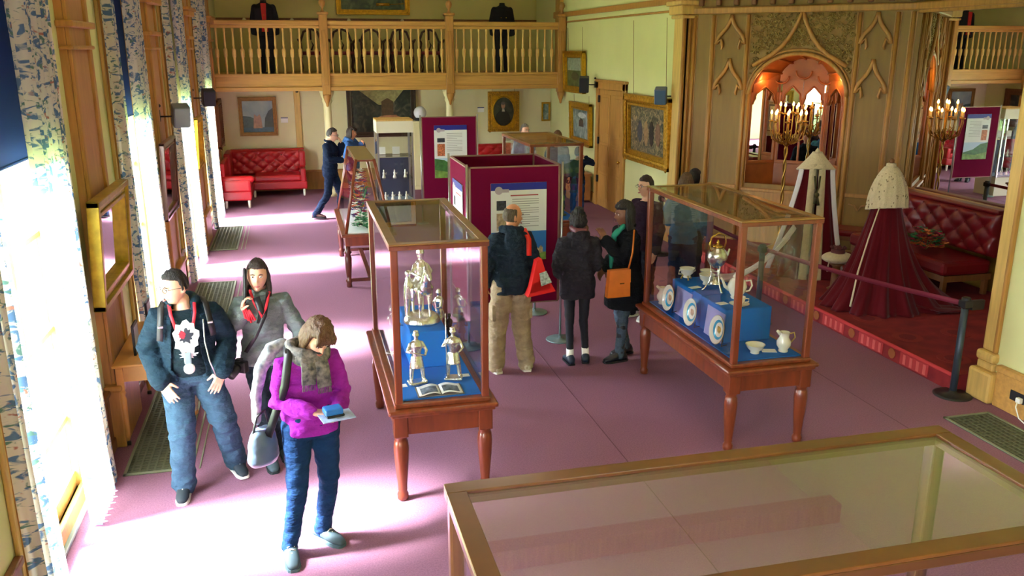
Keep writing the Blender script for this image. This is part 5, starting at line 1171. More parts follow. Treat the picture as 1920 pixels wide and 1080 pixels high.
def headr(d):      # head surface point for a unit direction, face towards -y
    x, y, z = d
    p = Vector((x*.077, y*.098+.004, z*.122))
    fr = max(0, -y)
    if z < -.1:
        t = min(1, (-z-.1)/.9); p.x *= 1-.30*t; 
        if y > 0: p.y -= .05*t*y
        else: p.y -= .006*t
    if z < -.75 and fr > .1: p.z -= .006
    g = lambda u, v, su, sv: math.exp(-((p.x-u)/su)**2-((p.z-v)/sv)**2)*(fr > .15)
    p.y -= .026*g(0, -.030, .012, .016) + .014*g(0, -.008, .008, .022)
    p.y += .012*(g(.031, .006, .016, .011)+g(-.031, .006, .016, .011))
    p.y -= .006*(g(.03, .026, .022, .008)+g(-.03, .026, .022, .008))
    p.y -= .007*g(0, -.062, .022, .006) + .006*g(0, -.074, .018, .006) - .004*g(0, -.068, .02, .002)
    p.y -= .008*g(0, -.105, .02, .014)
    p.y -= .005*(g(.045, -.035, .018, .02)+g(-.045, -.035, .018, .02))
    return p
def dirs(n=64, m=48):
    return [(math.sin(PI*i/m)*math.cos(2*PI*j/n), math.sin(PI*i/m)*math.sin(2*PI*j/n), -math.cos(PI*i/m)) for i in range(1, m) for j in range(n)]
def ballmesh(mb, fn, n=64, m=48, M=None):
    D = [(0, 0, -1)] + dirs(n, m) + [(0, 0, 1)]; vs = [tuple(fn(Vector(d))) for d in D]; fs = []
    for j in range(n):
        fs.append((0, 1+(j+1) % n, 1+j)); fs.append((len(vs)-1, 1+(m-2)*n+j, 1+(m-2)*n+(j+1) % n))
    for i in range(m-2):
        for j in range(n): fs.append((1+i*n+j, 1+i*n+(j+1) % n, 1+(i+1)*n+(j+1) % n, 1+(i+1)*n+j))
    mb.add(vs, fs, 0, True, M)
def hand(mb, wrist, direc, palm, side, curl=.5, spread=.12, sc=1.0, pinch=False):
    # direc: wrist to knuckles; palm: palm normal; side: +1 when the thumb lies along cross(direc, palm)
    d = Vector(direc).normalized(); p = Vector(palm); p = (p-d*p.dot(d)).normalized(); w = d.cross(p)*side; W = Vector(wrist)
    k = sc
    for q in (-.027, -.009, .009, .027): mb.tube([W+w*q*.6*k, W+d*.04*k+w*q*.95*k, W+d*.085*k+w*q*k], [.013*k, .0145*k, .0125*k], 8, round_=True)
    L = [.062, .076, .082, .074][::-1]
    for i, q in enumerate((.030, .010, -.010, -.030)):
        ln = (.072, .082, .076, .060)[i]*k; b = W+d*.088*k+w*q*k; dd = (d+w*q*spread*22).normalized(); pts = [b-d*.02*k]; r = []
        cu = curl*(.9+.1*i); a = 0
        for s in range(3):
            a += cu*(.55 if s == 0 else .75); seg = ln*(.45, .32, .23)[s]
            pts.append(pts[-1]+(d*.02*k if s == 0 else Vector((0, 0, 0)))+(dd*math.cos(a)+p*math.sin(a))*seg)
        mb.tube(pts, [.0095*k, .0088*k, .008*k, .0068*k], 8, round_=True)
    b = W+d*.022*k+w*.024*k; t1 = (d*.55+w*.75+p*(.35 if not pinch else .8)).normalized(); t2 = (d*.85+w*.25+p*(.3+.4*curl)).normalized()
    mb.tube([b-t1*.01, b+t1*.034*k, b+t1*.034*k+t2*.030*k, b+t1*.034*k+t2*.030*k+(t2+p*.3).normalized()*.022*k], [.013*k, .0115*k, .0098*k, .0078*k], 8, round_=True)
def wrinkle(amp, seed=0, zs=1.0, joints=()):
    def f(co):
        n = noise.noise(Vector((co.x*9+seed, co.y*9, co.z*16*zs))); n2 = noise.noise(Vector((co.x*22+seed, co.y*22, co.z*34*zs)))
        a = amp*1.5
        for (j, r) in joints:
            dd = (co-j).length
            if dd < r: a *= 1+1.4*(1-dd/r)
        return a*(n*1.1+n2*.5-.15*abs(n))
    return f
def person(label, loc, rz, h=1.75, J={}, skin='fair', vox=.0065, build_=1.0, head=(0, 0, 0), detail=True, hands={}, top=None, legs=None, shoes=None, hair=None, skirt=None, glasses=False, belly=0.0):
    s = h/1.75
    t = thing('person', label, 'person', loc, rz)
    d = dict(head=(0, -.015, 1.625), neck=(0, .015, 1.50), chest=(0, .01, 1.30), waist=(0, .01, 1.10), pelvis=(0, .01, .95),
             sL=(.175, .01, 1.415), eL=(.225, .03, 1.13), wL=(.235, -.04, .885), sR=(-.175, .01, 1.415), eR=(-.225, .03, 1.13), wR=(-.235, -.04, .885),
             hL=(.09, .01, .90), kL=(.10, -.01, .49), aL=(.105, .02, .085), hR=(-.09, .01, .90), kR=(-.10, -.01, .49), aR=(-.105, .02, .085), fL=(.15, -1, 0), fR=(-.15, -1, 0))
    d.update(J); V = {k: (Vector(v)*s if k not in ('fL', 'fR') else Vector(v).normalized()) for k, v in d.items()}
    B = build_
    Mh = T(V['head']) @ Euler((R(head[1]), R(head[2]), R(head[0]))).to_matrix().to_4x4() @ Matrix.Scale(s, 4)
    def ang(a, b): v = V[a]-V[b]; return math.atan2(v.y, v.x)
    sa, ha = ang('sL', 'sR'), ang('hL', 'hR')
    def torso(m, e=0.0, lo=-.02, belly=belly, flare=0, hi=True):
        pe, wa, ch, ne = V['pelvis'], V['waist'], V['chest'], V['neck']; mid = (V['sL']+V['sR'])/2
        L = lambda a, b, k: a+(b-a)*k
        rs = [(pe+Vector((0, 0, lo*s)), .165*B+e+flare, .115*B+e+flare*.7, ha), (pe+Vector((0, -belly*.3, .06*s)), .165*B+e+flare*.5, .118*B+e+belly*.5, ha), (wa+Vector((0, -belly*.6, 0)), .142*B+e, .10*B+e+belly*.7, (sa+ha)/2), (L(wa, ch, .5)+Vector((0, -belly*.3, 0)), .150*B+e, .105*B+e+belly*.4, (sa+ha)/2),
              (ch, .168*B+e, .112*B+e, sa), (L(ch, mid, .55), .172*B+e, .105*B+e, sa), (L(ch, mid, .85)+Vector((0, 0, .01)), .150*B+e, .085*B+e, sa)]
        if hi: rs += [(mid+Vector((0, 0, .035*s)), .10*B+e, .065*B+e, sa)]
        rs = [(c, rx*s, ry*s, a) for c, rx, ry, a in rs]; rings(m, rs, 24)
    def arm(m, S, e=0.0, end=1.0, sh=.054, r2=.032, vol=1.0):
        a, b, c = V['s'+S], V['e'+S], V['w'+S]; cc = b+(c-b)*end; mid_ = (V['sL']+V['sR'])/2; a = a+(mid_-a)*.10+Vector((0, 0, -.012*s))
        m.tube([a+(V['s'+('L' if S == 'R' else 'R')]-a)*.14+Vector((0, 0, -.01)), a, a+(b-a)*.35, b, b+(cc-b)*.4, cc], [(sh*B+e)*s*.9, (sh*B+e)*s*.95, (.044*B*vol+e)*s, (.037*B*vol+e)*s, (.037*B*vol+e)*s, (r2+e)*s], 14, round_=True)
    def leg(m, S, e=0.0, end=1.0, w=(.092, .078, .056, .05, .04), top_=True):
        a, b, c = V['h'+S], V['k'+S], V['a'+S]; cc = b+(c-b)*end
        m.tube([a+Vector((0, 0, .03)), a+(b-a)*.3, b, b+(cc-b)*.35, cc], [(w[0]*B+e)*s, (w[1]*B+e)*s, (w[2]*B+e)*s, (w[3]*B+e)*s, (w[4]+e)*s], 16, round_=True)
    # --- skin body
    m = MB(); torso(m, -.012); m.tube([V['neck']-Vector((0, 0, .05)), V['neck']+Vector((0, 0, .02)), V['head']+Vector((0, .015, -.06))*s], [.062*s*B**.5, .054*s*B**.5, .052*s*B**.5], 14)
    ballmesh(m, headr, 56, 44, Mh)
    for sx in (-1, 1): ballmesh(m, lambda q, sx=sx: Vector((sx*.078+q.x*.008+sx*q.y*.006, .012+q.y*.018, -.012+q.z*.031)), 12, 8, Mh)
    for S, sg in (('L', 1), ('R', -1)):
        arm(m, S, -.008, r2=.030); leg(m, S, -.012)
        m.tube([V['a'+S]+Vector((0, 0, .0)), V['a'+S]+V['f'+S]*.06*s+Vector((0, 0, -.05*s))], [.034*s, .022*s], 8, round_=True)
        hd = hands.get(S, {})
        dd = Vector(hd.get('d', tuple((V['w'+S]-V['e'+S]).normalized()+Vector((0, -.15, -.2))))); pn = Vector(hd.get('p', (-sg, 0, 0)))
        hand(m, V['w'+S], dd, pn, hd.get('side', sg), hd.get('curl', .45), hd.get('spread', .12), s*1.02, hd.get('pinch', False))
    link('body', voxel(m, vox, 1 if vox < .008 else 1, name='body'), SKIN[skin], t)
    # --- face details
    if detail:
        for sx, nm in ((-1, 'eye'), (1, 'eye')):
            e = MB(); c = Vector((sx*.031, -.0835, .006)); e.sphere(c, (.0125, .0095, .0085), 14, 10, 0); e.sphere(c+Vector((0, -.0065, 0)), (.0055, .0045, .0058), 10, 8, 1)
            o = e.build('eye', [mat('eye_white', (226, 220, 214), .3), mat('iris_dark', (42, 30, 24), .2)], t); o.data.transform(Mh)
            b = MB(); b.tube([(sx*.014, -.100, .022), (sx*.030, -.1005, .028), (sx*.048, -.090, .022)], [.003, .0036, .002], 6); o = b.build('eyebrow', mat('brow_brown', (52, 36, 28), .8), t); o.data.transform(Mh)
        l = MB(); l.tube([(-.021, -.0985, -.067), (-.008, -.107, -.064), (.008, -.107, -.064), (.021, -.0985, -.067)], [.002, .0048, .0048, .002], 6); l.tube([(-.018, -.0985, -.070), (0, -.1065, -.0735), (.018, -.0985, -.070)], [.002, .005, .002], 6)
        o = l.build('lips', mat('lips_' + skin, {'fair': (190, 110, 104), 'tan': (160, 96, 84), 'brown': (110, 56, 52)}[skin], .4), t); o.data.transform(Mh)
    if glasses:
        g = MB()
        for sx in (-1, 1):
            g.tube([(sx*.031+.021*math.cos(a), -.108, .004+.016*math.sin(a)) for a in [2*PI*i/14 for i in range(15)]], .0018, 5); g.tube([(sx*.052, -.106, .008), (sx*.078, -.04, .008), (sx*.082, .015, .0)], .0018, 5)
        g.tube([(-.010, -.109, .006), (.010, -.109, .006)], .0018, 5); o = g.build('spectacles', BLACK, t); o.data.transform(Mh)
    # --- hair
    if hair:
        col = mat('hair_%s' % hair['c'], {'black': (26, 22, 22), 'dark': (48, 34, 28), 'brown': (96, 66, 40), 'grey': (112, 106, 98), 'thin': (86, 72, 56), 'light': (140, 104, 62)}[hair['c']], .55, bump=1.0, bscale=30, stretch=(5, 5, .5), var=.25, vscale=30)
        m = MB(); th = hair.get('th', .012); line = hair.get('line', .03); low = hair.get('low', -.05); style = hair.get('style', 'short')
        def hf(q):
            p = headr(q); k = 1+th/.09
            frontness = -q.y; cover = True
            if style == 'balding':
                cover = (p.z < .075 and p.y > -.01 and p.z > low) 
            else:
                if frontness > .15 and p.z < .055+line*frontness: cover = False
                if abs(frontness) <= .15+.0 and p.z < low: cover = False
                if frontness > .0 and p.z < .02: cover = False
                if q.y > .15 and p.z < low: cover = False
            if not cover: k = .86
            n_ = noise.noise(Vector(q)*6+Vector((3, 1, 2)))*hair.get('rough', .004)
            pp = Vector((p.x*k, p.y*k, p.z*(k if p.z > 0 else min(k, 1.02)))); return pp+Vector(q)*n_*(1 if cover else 0)
        ballmesh(m, hf, 64, 48)
        if style == 'long':
            hl = hair.get('len', .26)
            for i in range(15):
                a = PI*(-.06+1.12*i/14); x, y = math.cos(a)*.083, .01+math.sin(a)*.092; w = .017
                m.tube([(x*.75, y*.8, .07), (x, y, .0), (x*1.10, y*1.05+.002, -.10), (x*(1.12+.1*math.sin(i*2.1)), y*1.02+.012, -hl+.02*math.sin(i*1.7))], [w, w*1.15, w*1.1, w*.5], 8, round_=True)
        if style == 'bob':
            for i in range(15):
                a = PI*(-.10+1.2*i/14); x, y = math.cos(a)*.080, .008+math.sin(a)*.09; w = .020
                m.tube([(x*.7, y*.75, .08), (x, y, .02), (x*1.1, y*1.06, -.05), (x*1.02, y*.98, -.11+.012*math.sin(i*2.3))], [w, w*1.1, w, w*.5], 8, round_=True)
            for i in range(7):
                x = -.055+.0183*i; m.tube([(x*.6, -.03, .118), (x, -.085, .085), (x*1.15, -.104, .045)], [.016, .015, .006], 8, round_=True)
        if style == 'bun':
            m.sphere((0, .05, .13), (.055, .055, .045), 14, 10); 
            for i in range(26):
                a = i*2.4; zz = -.05+.17*(i/26); r_ = .095*math.sqrt(max(.05, 1-(zz/.14)**2)); 
                if math.sin(a) > -.4: m.sphere((r_*.9*math.cos(a), .01+r_*math.sin(a), zz), .026, 8, 6)
        me = voxel(m, .007, 1, name='hair', disp=lambda c: .0055*noise.noise(Vector((c.x*75, c.y*75, c.z*14)))); me.transform(Mh); link('hair', me, col, t)
    # --- legs
    if legs:
        m = MB(); w = legs.get('w', (.100, .088, .072, .066, .062)); e = .006
        for S in 'LR': leg(m, S, e, legs.get('end', 1.04), w)
        pe = V['pelvis']; rings(m, [(c, rx*s, ry*s, ha) for c, rx, ry in ((pe+Vector((0, 0, -.10*s)), .150*B, .105*B), (pe+Vector((0, 0, -.02*s)), .172*B, .125*B), (pe+Vector((0, 0, .08*s)), .160*B, .118*B), (pe+Vector((0, 0, .12*s)), .150*B, .110*B))], 24)
        jn = [(V['k'+S], .16*s) for S in 'LR']+[(V['a'+S], .14*s) for S in 'LR']+[(V['hL']*.5+V['hR']*.5, .14)]
        link(legs.get('name', 'trousers'), voxel(m, max(vox, .009), 3, disp=wrinkle(legs.get('wr', .006), 3, 1, jn), name='trousers'), legs['m'], t)
    if skirt:
        m = MB(); pe = V['pelvis']; rings(m, [(pe+Vector((0, 0, z)), rx, ry, ha) for z, rx, ry in skirt['r']], 28)
        link(skirt.get('name', 'coat_skirt'), voxel(m, max(vox, .011), 3, disp=wrinkle(.006, 8, .4)), skirt['m'], t)
    # --- shoes
    if shoes:
        for S in 'LR':
            f = V['f'+S]; f = Vector((f.x, f.y, 0)).normalized(); sd = Vector((f.y, -f.x, 0)); A = V['a'+S]; z0 = A.z-.085*s; tip = math.radians(shoes.get('tip'+S, 0))
            m = MB(); k = s*shoes.get('k', 1.0)
            rr = [(-.085, .030, .06, .045), (-.065, .042, .10, .05), (-.01, .047, .122, .055), (.035, .046, .108, .045), (.08, .048, .078, .034), (.135, .048, .056, .030), (.18, .034, .040, .024), (.192, .018, .03, .02)]
            vs = []; n = 14
            for y, wx, hz, _ in rr:
                for j in range(n):
                    a = 2*PI*j/n; x = wx*math.cos(a)*1.0; z = (hz/2+.012)+(hz/2)*math.sin(a); z = max(z, .016)
                    vs.append(tuple(Vector((A.x, A.y, 0))+f*y*k+sd*x*k+Vector((0, 0, z0+z*k+.0))))
            fs = [(i*n+j, i*n+(j+1) % n, (i+1)*n+(j+1) % n, (i+1)*n+j) for i in range(len(rr)-1) for j in range(n)]; fs += [tuple(range(n))[::-1], tuple((len(rr)-1)*n+j for j in range(n))]
            m.add(vs, fs, 0, True); o = m.build('shoe', shoes['m'], t)
            m = MB(); vs = []
            for y, wx, hz, _ in rr:
                for z in (0, .02): vs += [tuple(Vector((A.x, A.y, z0+z*k))+f*(y+(.004 if y > 0 else -.004))*k+sd*x*(wx+.003)*k) for x in (-1, 1)]
            fs = []
            for i in range(len(rr)-1):
                a = i*4; b = a+4; fs += [(a, a+1, b+1, b), (a+2, b+2, b+3, a+3), (a, b, b+2, a+2), (a+1, a+3, b+3, b+1)]
            fs += [(0, 2, 3, 1), (len(vs)-4, len(vs)-3, len(vs)-1, len(vs)-2)]; m.add(vs, fs); m.build('sole', shoes.get('sole', WHITE), o)
            if shoes.get('laces'):
                m = MB()
                for q in range(4): y = .03+q*.02; c = Vector((A.x, A.y, 0))+f*y*k; zt = z0+(.130-.017*q)*k; m.tube([c+sd*-.024*k+Vector((0, 0, zt-.008)), c+Vector((0, 0, zt+.004)), c+sd*.024*k+Vector((0, 0, zt-.008))], .0045, 5)
                m.build('laces', WHITE, o)
            if shoes.get('boot'):
                m = MB(); m.tube([A+Vector((0, 0, -.03)), A+(V['k'+S]-A)*.35, A+(V['k'+S]-A)*.82], [.045*s, .054*s, .062*s], 14); link('boot_shaft', voxel(m, .011, 1), shoes['m'], t)
            if shoes.get('sock'):
                m = MB(); m.tube([A+Vector((0, 0, -.02)), A+(V['k'+S]-A)*.22], [.043*s, .043*s], 12); m.build('sock', shoes['sock'], t)
    # --- top garments
    for g in (top or []):
        m = MB(); e = g.get('e', .012)
        torso(m, e, g.get('lo', -.08), belly, g.get('flare', 0))
        if g.get('sleeves', 1):
            for S in 'LR': arm(m, S, e+g.get('se', .006), g.get('send', .93), r2=g.get('cuff', .040), vol=g.get('vol', 1.12))
        if g.get('hood'):
            nk = V['neck']; hd_ = g['hood']
            m.tube([nk+Vector((x, y, z))*s for x, y, z in ((-.075, -.07, -.03), (-.10, .0, .01), (-.07, .085, .01), (0, .12, -.01), (.07, .085, .01), (.10, .0, .01), (.075, -.07, -.03))], [.022, .032, .042, .05*hd_, .042, .032, .022], 10, round_=True)
            if hd_ > 1: m.sphere(tuple(nk+Vector((0, .125, -.09))*s), (.11, .06, .11), 14, 10)
        if g.get('collar'):
            nk = V['neck']; m.tube([nk+Vector((.068*math.cos(a), .066*math.sin(a), -.012-.012*math.sin(-a)))*s for a in [2*PI*i/16 for i in range(17)]], .016*s+g['collar'], 8)
        jn = [(V['e'+S], .15) for S in 'LR']+[(V['waist'], .2)]
        cut = None
        if g.get('open'):
            ow, zt = g['open'], V['neck'].z
            cut = lambda c: c.y < -.02 and abs(c.x-V['pelvis'].x-(c.z-V['pelvis'].z)*(V['neck'].x-V['pelvis'].x)/(V['neck'].z-V['pelvis'].z)-g.get('ox', 0)) < ow*(.55+.6*max(0, 1-(c.z-V['pelvis'].z)/.55)) and c.z < zt+.04 and min((c-V['w'+S]).length for S in 'LR') > .11 and min((c-V['e'+S]).length for S in 'LR') > .09
        me = voxel(m, max(vox, .009), 3, disp=wrinkle(g.get('wr', .007), g.get('seed', 1), .8, jn), cut=cut, name=g['name'])
        link(g['name'], me, g['m'], t, None, .006 if cut else 0)
    return t, V, Mh
def cloth(name, c, **k): return mat(name, c, k.pop('rough', .88), bump=k.pop('bump', .7), bscale=k.pop('bscale', 15), bdist=.035, stretch=(1, 1, 1.8), var=k.pop('var', .16), vscale=k.pop('vscale', 9), spec=.15, **k)
DENIM = cloth('blue_denim', (26, 58, 100)); JEANG = cloth('slate_jeans', (52, 78, 98)); NAVYH = cloth('navy_hoodie', (26, 46, 60)); NAVY = cloth('navy_coat', (24, 34, 52)); BLK = cloth('black_wool_coat', (18, 20, 24))
FLEECE = cloth('grey_green_fleece', (112, 126, 126)); PURP = cloth('magenta_sweater', (160, 44, 176)); KHAKI = cloth('khaki_cotton', (168, 152, 124)); PUFF = cloth('charcoal_padded_coat', (44, 42, 48)); DTEE = cloth('dark_teal_tee', (24, 40, 48))
def strip(name, pts, w, th, m_, parent, normal=None, taper=None):
    P = [Vector(p) for p in pts]; b = MB(); n = len(P); vs = []
    for i, p in enumerate(P):
        t_ = (P[min(n-1, i+1)]-P[max(0, i-1)]).normalized(); nn = Vector(normal[i] if isinstance(normal, list) else (normal or (0, -1, 0))); sd = t_.cross(nn).normalized(); ww = w*(taper[i] if taper else 1)
        for a, c in ((-1, -1), (1, -1), (1, 1), (-1, 1)): vs.append(tuple(p+sd*a*ww/2+nn.normalized()*c*th/2))
    fs = [(i*4+j, i*4+(j+1) % 4, (i+1)*4+(j+1) % 4, (i+1)*4+j) for i in range(n-1) for j in range(4)]+[(0, 1, 2, 3), ((n-1)*4+3, (n-1)*4+2, (n-1)*4+1, (n-1)*4)]
    b.add(vs, fs, 0, True); return b.build(name, m_, parent)
SHOEB = mat('teal_black_suede', (24, 38, 48), .7); SNK = mat('grey_sneaker', (58, 78, 88), .7)
# --- A: man in navy hoodie by the windows
t, V, Mh = person('man in open navy hoodie and slate jeans glancing towards the windows, red lanyard', (-.86, 6.32, 0), R(8), 1.72, build_=1.12, belly=.035,
  J=dict(head=(-.05, -.045, 1.61), neck=(-.01, .0, 1.48), sL=(.195, .0, 1.40), sR=(-.19, -.01, 1.40), eL=(.285, .06, 1.15), wL=(.215, -.15, .955), eR=(-.275, .06, 1.14), wR=(-.20, -.16, .93),
         hL=(.10, .0, .90), kL=(.20, -.03, .52), aL=(.27, .14, .095), hR=(-.10, .0, .90), kR=(-.10, -.07, .49), aR=(-.13, -.10, .085), fL=(.25, -1, 0), fR=(-.15, -1, 0)),
  skin='fair', head=(-52, 4, 0), hands=dict(L=dict(d=(-.45, -.35, -.85), p=(-.3, .9, 0), side=-1, curl=.18, spread=.2), R=dict(d=(.45, -.35, -.85), p=(.3, .9, 0), side=1, curl=.18, spread=.2)),
  hair=dict(c='black', th=.010, low=-.03, style='short', line=.02), glasses=True,
  legs=dict(m=JEANG, w=(.105, .096, .082, .078, .078)), shoes=dict(m=SHOEB, laces=True), top=[dict(name='tee_shirt', m=DTEE, e=.004, sleeves=0, lo=-.03, wr=.004), dict(name='hooded_jacket', m=NAVYH, e=.024, lo=-.03, hood=1.05, open=.105, ox=-.01, vol=1.15, cuff=.042, seed=4)])
m = MB(); rn = random.Random(11)
def front(x, z, off=.0): return (x, -.152-.045*(1-min(1, abs(z-1.12)/.3))-off+.6*x*x, z)
PRT = mat('white_shirt_print', (226, 230, 234), .8, var=.10, vscale=60)
def patch(name, cx, cz, rx, rz_, mt, off, n=22, wob=.12):
    b = MB(); vs = [front(cx, cz, off)]; 
    for i in range(n): a = 2*PI*i/n; k = 1+wob*math.sin(a*5+1)*.5+wob*math.sin(a*9); vs.append(front(cx+rx*k*math.cos(a), cz+rz_*k*math.sin(a), off))
    b.add(vs, [(0, i+1, (i+1) % n+1) for i in range(n)]); o = b.build(name, mt, t); return o
patch('shirt_print', -.005, 1.245, .085, .115, PRT, .008); patch('shirt_print', -.005, 1.255, .045, .05, mat('print_black', (40, 44, 56), .8), .0095, wob=.25); patch('shirt_print', -.03, 1.265, .022, .028, mat('print_red', (190, 30, 50), .8), .0105); patch('shirt_print', .0, 1.12, .055, .025, PRT, .0085, wob=.3)
LR = mat('red_lanyard', (214, 36, 56), .6)
for sx in (-1, 1): strip('lanyard', [(sx*.085-.01, -.06, 1.46), (sx*.08-.01, -.12, 1.40), (sx*.055-.01, -.165, 1.30)], .022, .004, LR, t, (0, -1, .3))
strip('lanyard', [(-.06, -.17, 1.30), (-.01, -.20, 1.13)], .008, .004, LR, t); strip('lanyard', [(.045, -.17, 1.30), (-.01, -.20, 1.13)], .008, .004, LR, t)
m = MB(); m.box((-.034, -.222, 1.055), (.016, -.205, 1.14), bev=.008); m.build('badge', mat('grey_badge', (130, 146, 156), .4), t); m = MB(); m.lathe([(0, 0), (.038, 0), (.038, .018), (0, .02)], n=20, M=T((-.005, -.207, 1.02)) @ Matrix.Rotation(R(90), 4, 'X')); m.build('white_medallion', PAPER, t)
strip('zip', [(.12, -.17, 1.36), (.115, -.195, 1.2), (.135, -.20, 1.05), (.17, -.18, .92)], .009, .005, CHROME, t)
for sx in (-1, 1): strip('backpack_strap', [(sx*.13, .03, 1.475), (sx*.15, -.07, 1.45), (sx*.165, -.135, 1.34), (sx*.18, -.13, 1.22)], .042, .010, BLACK, t, (sx*.4, -1, .2)); m = MB(); m.box((sx*.165-.018, -.16, 1.32), (sx*.165+.018, -.145, 1.335), bev=.003); m.build('strap_buckle', CHROME, t)
# --- B: woman with audio guide
t, V, Mh = person('woman in grey green fleece holding a black audio guide to her ear', (-.34, 6.58, 0), R(4), 1.69, build_=.98,
  J=dict(head=(-.01, -.04, 1.615), sL=(.18, .0, 1.405), sR=(-.17, -.01, 1.41), eR=(-.255, -.03, 1.16), wR=(-.145, -.13, 1.36), eL=(.275, .04, 1.13), wL=(.30, -.02, .90), kL=(.09, -.03, .5), aL=(.10, .10, .09), kR=(-.05, -.05, .49), aR=(-.02, -.04, .085), hR=(-.085, .0, .9), fR=(.1, -1, 0)),
  skin='fair', head=(-4, -3, 3), hands=dict(R=dict(d=(.20, -.05, .95), p=(1, -.2, 0), side=-1, curl=1.0)), hair=dict(c='dark', th=.014, low=-.10, style='long', len=.19, line=.012),
  legs=dict(m=cloth('charcoal_trousers', (36, 50, 58)), w=(.095, .080, .060, .058, .058)), shoes=dict(m=SNK, sole=mat('dark_sole', (30, 40, 44), .7)),
  top=[dict(name='fleece_jacket', m=FLEECE, e=.018, lo=-.06, collar=.012, vol=1.12, seed=9, flare=.01, wr=.008)])
tt = thing('audio_guide', 'black wand shaped audio guide held at the woman\'s ear', 'audio guide', (-.34, 6.58, 0), R(4)); m = MB(); m.tube([(-.115, -.145, 1.40), (-.105, -.135, 1.48), (-.10, -.11, 1.56), (-.098, -.09, 1.62)], [.020, .022, .024, .022], 10, round_=True, flat=.6); m.build('handset', BLACK, tt)
for k in range(3): m = MB(); m.tube([(-.135+.01*k, -.165, 1.36), (-.12+.02*k, -.19, 1.28-.02*k), (-.09+.02*k, -.19, 1.26), (-.09, -.18, 1.34)], .008, 6); m.build('coiled_cord', LR, tt)
m = MB(); m.tube([(-.07, -.07, 1.46), (-.05, -.13, 1.38), (0, -.165, 1.27), (.03, -.15, 1.33), (.07, -.09, 1.44)], .011, 6); m.build('lanyard', LR, t)
strip('black_lapel', [(-.03, -.14, 1.42), (.0, -.16, 1.30), (-.02, -.165, 1.22)], .05, .006, BLACK, t); strip('camera_strap', [(.06, -.10, 1.44), (.02, -.165, 1.28), (-.06, -.17, 1.12), (-.14, -.12, .99)], .03, .006, BLACK, t, (0, -1, .1))
tt = thing('camera', 'black camera hanging at the hip of the woman in the fleece', 'camera', (-.52, 6.40, .90), R(-30)); m = MB(); m.box((-.065, -.03, -.045), (.065, .03, .045), bev=.012); m.box((-.025, -.025, .04), (.025, .025, .065), bev=.008); m.build('body', BLACK, tt); m = MB(); m.lathe([(.035, 0), (.036, .02), (.033, .10), (.0, .10)], n=18, M=T((0, -.028, 0)) @ Matrix.Rotation(R(110), 4, 'X')); m.build('lens', BLACK, tt)
# --- C: woman in purple
t, V, Mh = person('woman in magenta sweater and blue jeans looking down at a device, tartan scarf', (-.02, 5.22, 0), R(14), 1.70, build_=1.02,
  J=dict(head=(.05, -.125, 1.565), neck=(.01, -.03, 1.47), chest=(0, .0, 1.29), sL=(.165, -.02, 1.385), sR=(-.165, -.02, 1.385), eR=(-.215, -.02, 1.12), wR=(-.05, -.23, 1.105), eL=(.215, -.02, 1.11), wL=(.115, -.24, 1.08), hL=(.09, .01, .9), kL=(.09, -.02, .50), aL=(.055, .10, .085), hR=(-.09, .01, .9), kR=(-.13, -.04, .49), aR=(-.20, -.02, .085), fL=(.55, -1, 0), fR=(-.15, -1, 0)),
  skin='fair', head=(10, 44, 4), hands=dict(R=dict(d=(.8, -.5, -.05), p=(0, 0, -1), side=1, curl=.6, pinch=True), L=dict(d=(-.3, -.9, -.1), p=(-.3, .2, 1), side=1, curl=.55)),
  hair=dict(c='brown', th=.018, low=-.07, style='bob', line=.01, rough=.008), legs=dict(m=DENIM, w=(.100, .084, .060, .056, .050), wr=.004), shoes=dict(m=SNK, laces=True, sole=mat('teal_sole', (70, 96, 104), .7)),
  top=[dict(name='sweater', m=PURP, e=.012, lo=-.07, vol=1.05, collar=.0, seed=2, wr=.008, flare=.004)])
TART = mat('tartan_scarf', (58, 64, 72), .9, var=.5, vscale=30, rgb2=(150, 146, 142), bump=.5, bscale=120)
m = MB()
for k in range(2): m.tube([(.105*math.cos(a)*(1+.1*k)+.005, -.02+.095*math.sin(a)*(1+.1*k), 1.445-.045*k-.035*(math.sin(a) < 0)*abs(math.sin(a))) for a in [2*PI*i/18 for i in range(19)]], [.034+.006*math.sin(i*1.7) for i in range(19)], 8)
me = voxel(m, .009, 2, disp=wrinkle(.004, 5, 1.2)); link('scarf', me, TART, t)
for x, ln in ((-.03, .17), (.045, .20)): strip('scarf_end', [(x, -.115, 1.40), (x*1.1, -.165, 1.33), (x*1.3, -.165, 1.40-ln)], .085, .018, TART, t, (0, -1, 0)); m = MB(); [m.tube([(x*1.3-.036+.009*q, -.165, 1.402-ln), (x*1.3-.04+.0098*q, -.168, 1.36-ln)], .0025, 4) for q in range(9)]; m.build('scarf_fringe', TART, t)
strip('bag_strap', [(-.10, .08, 1.42), (-.125, .0, 1.455), (-.135, -.09, 1.40), (-.17, -.10, 1.22), (-.23, -.02, 1.0), (-.27, .02, .86)], .05, .010, BLACK, t, (-.5, -.8, .2))
tt = thing('device_and_leaflet', 'blue device on a leaflet held by the woman in magenta', 'device', (-.02, 5.22, 0), R(14)); m = MB(); m.box((.0, -.37, 1.085), (.11, -.28, 1.125), bev=.01); m.build('device', mat('bright_blue_case', (40, 110, 190), .4), tt); m = MB(); m.box((-.03, -.42, 1.07), (.17, -.27, 1.074)); m.build('leaflet', mat('blue_white_leaflet', (170, 190, 230), .5, var=.3, vscale=20), tt)
m = MB(); m.box((.005, -.375, 1.074), (.115, -.285, 1.088), bev=.006); m.build('wallet', BLACK, tt)
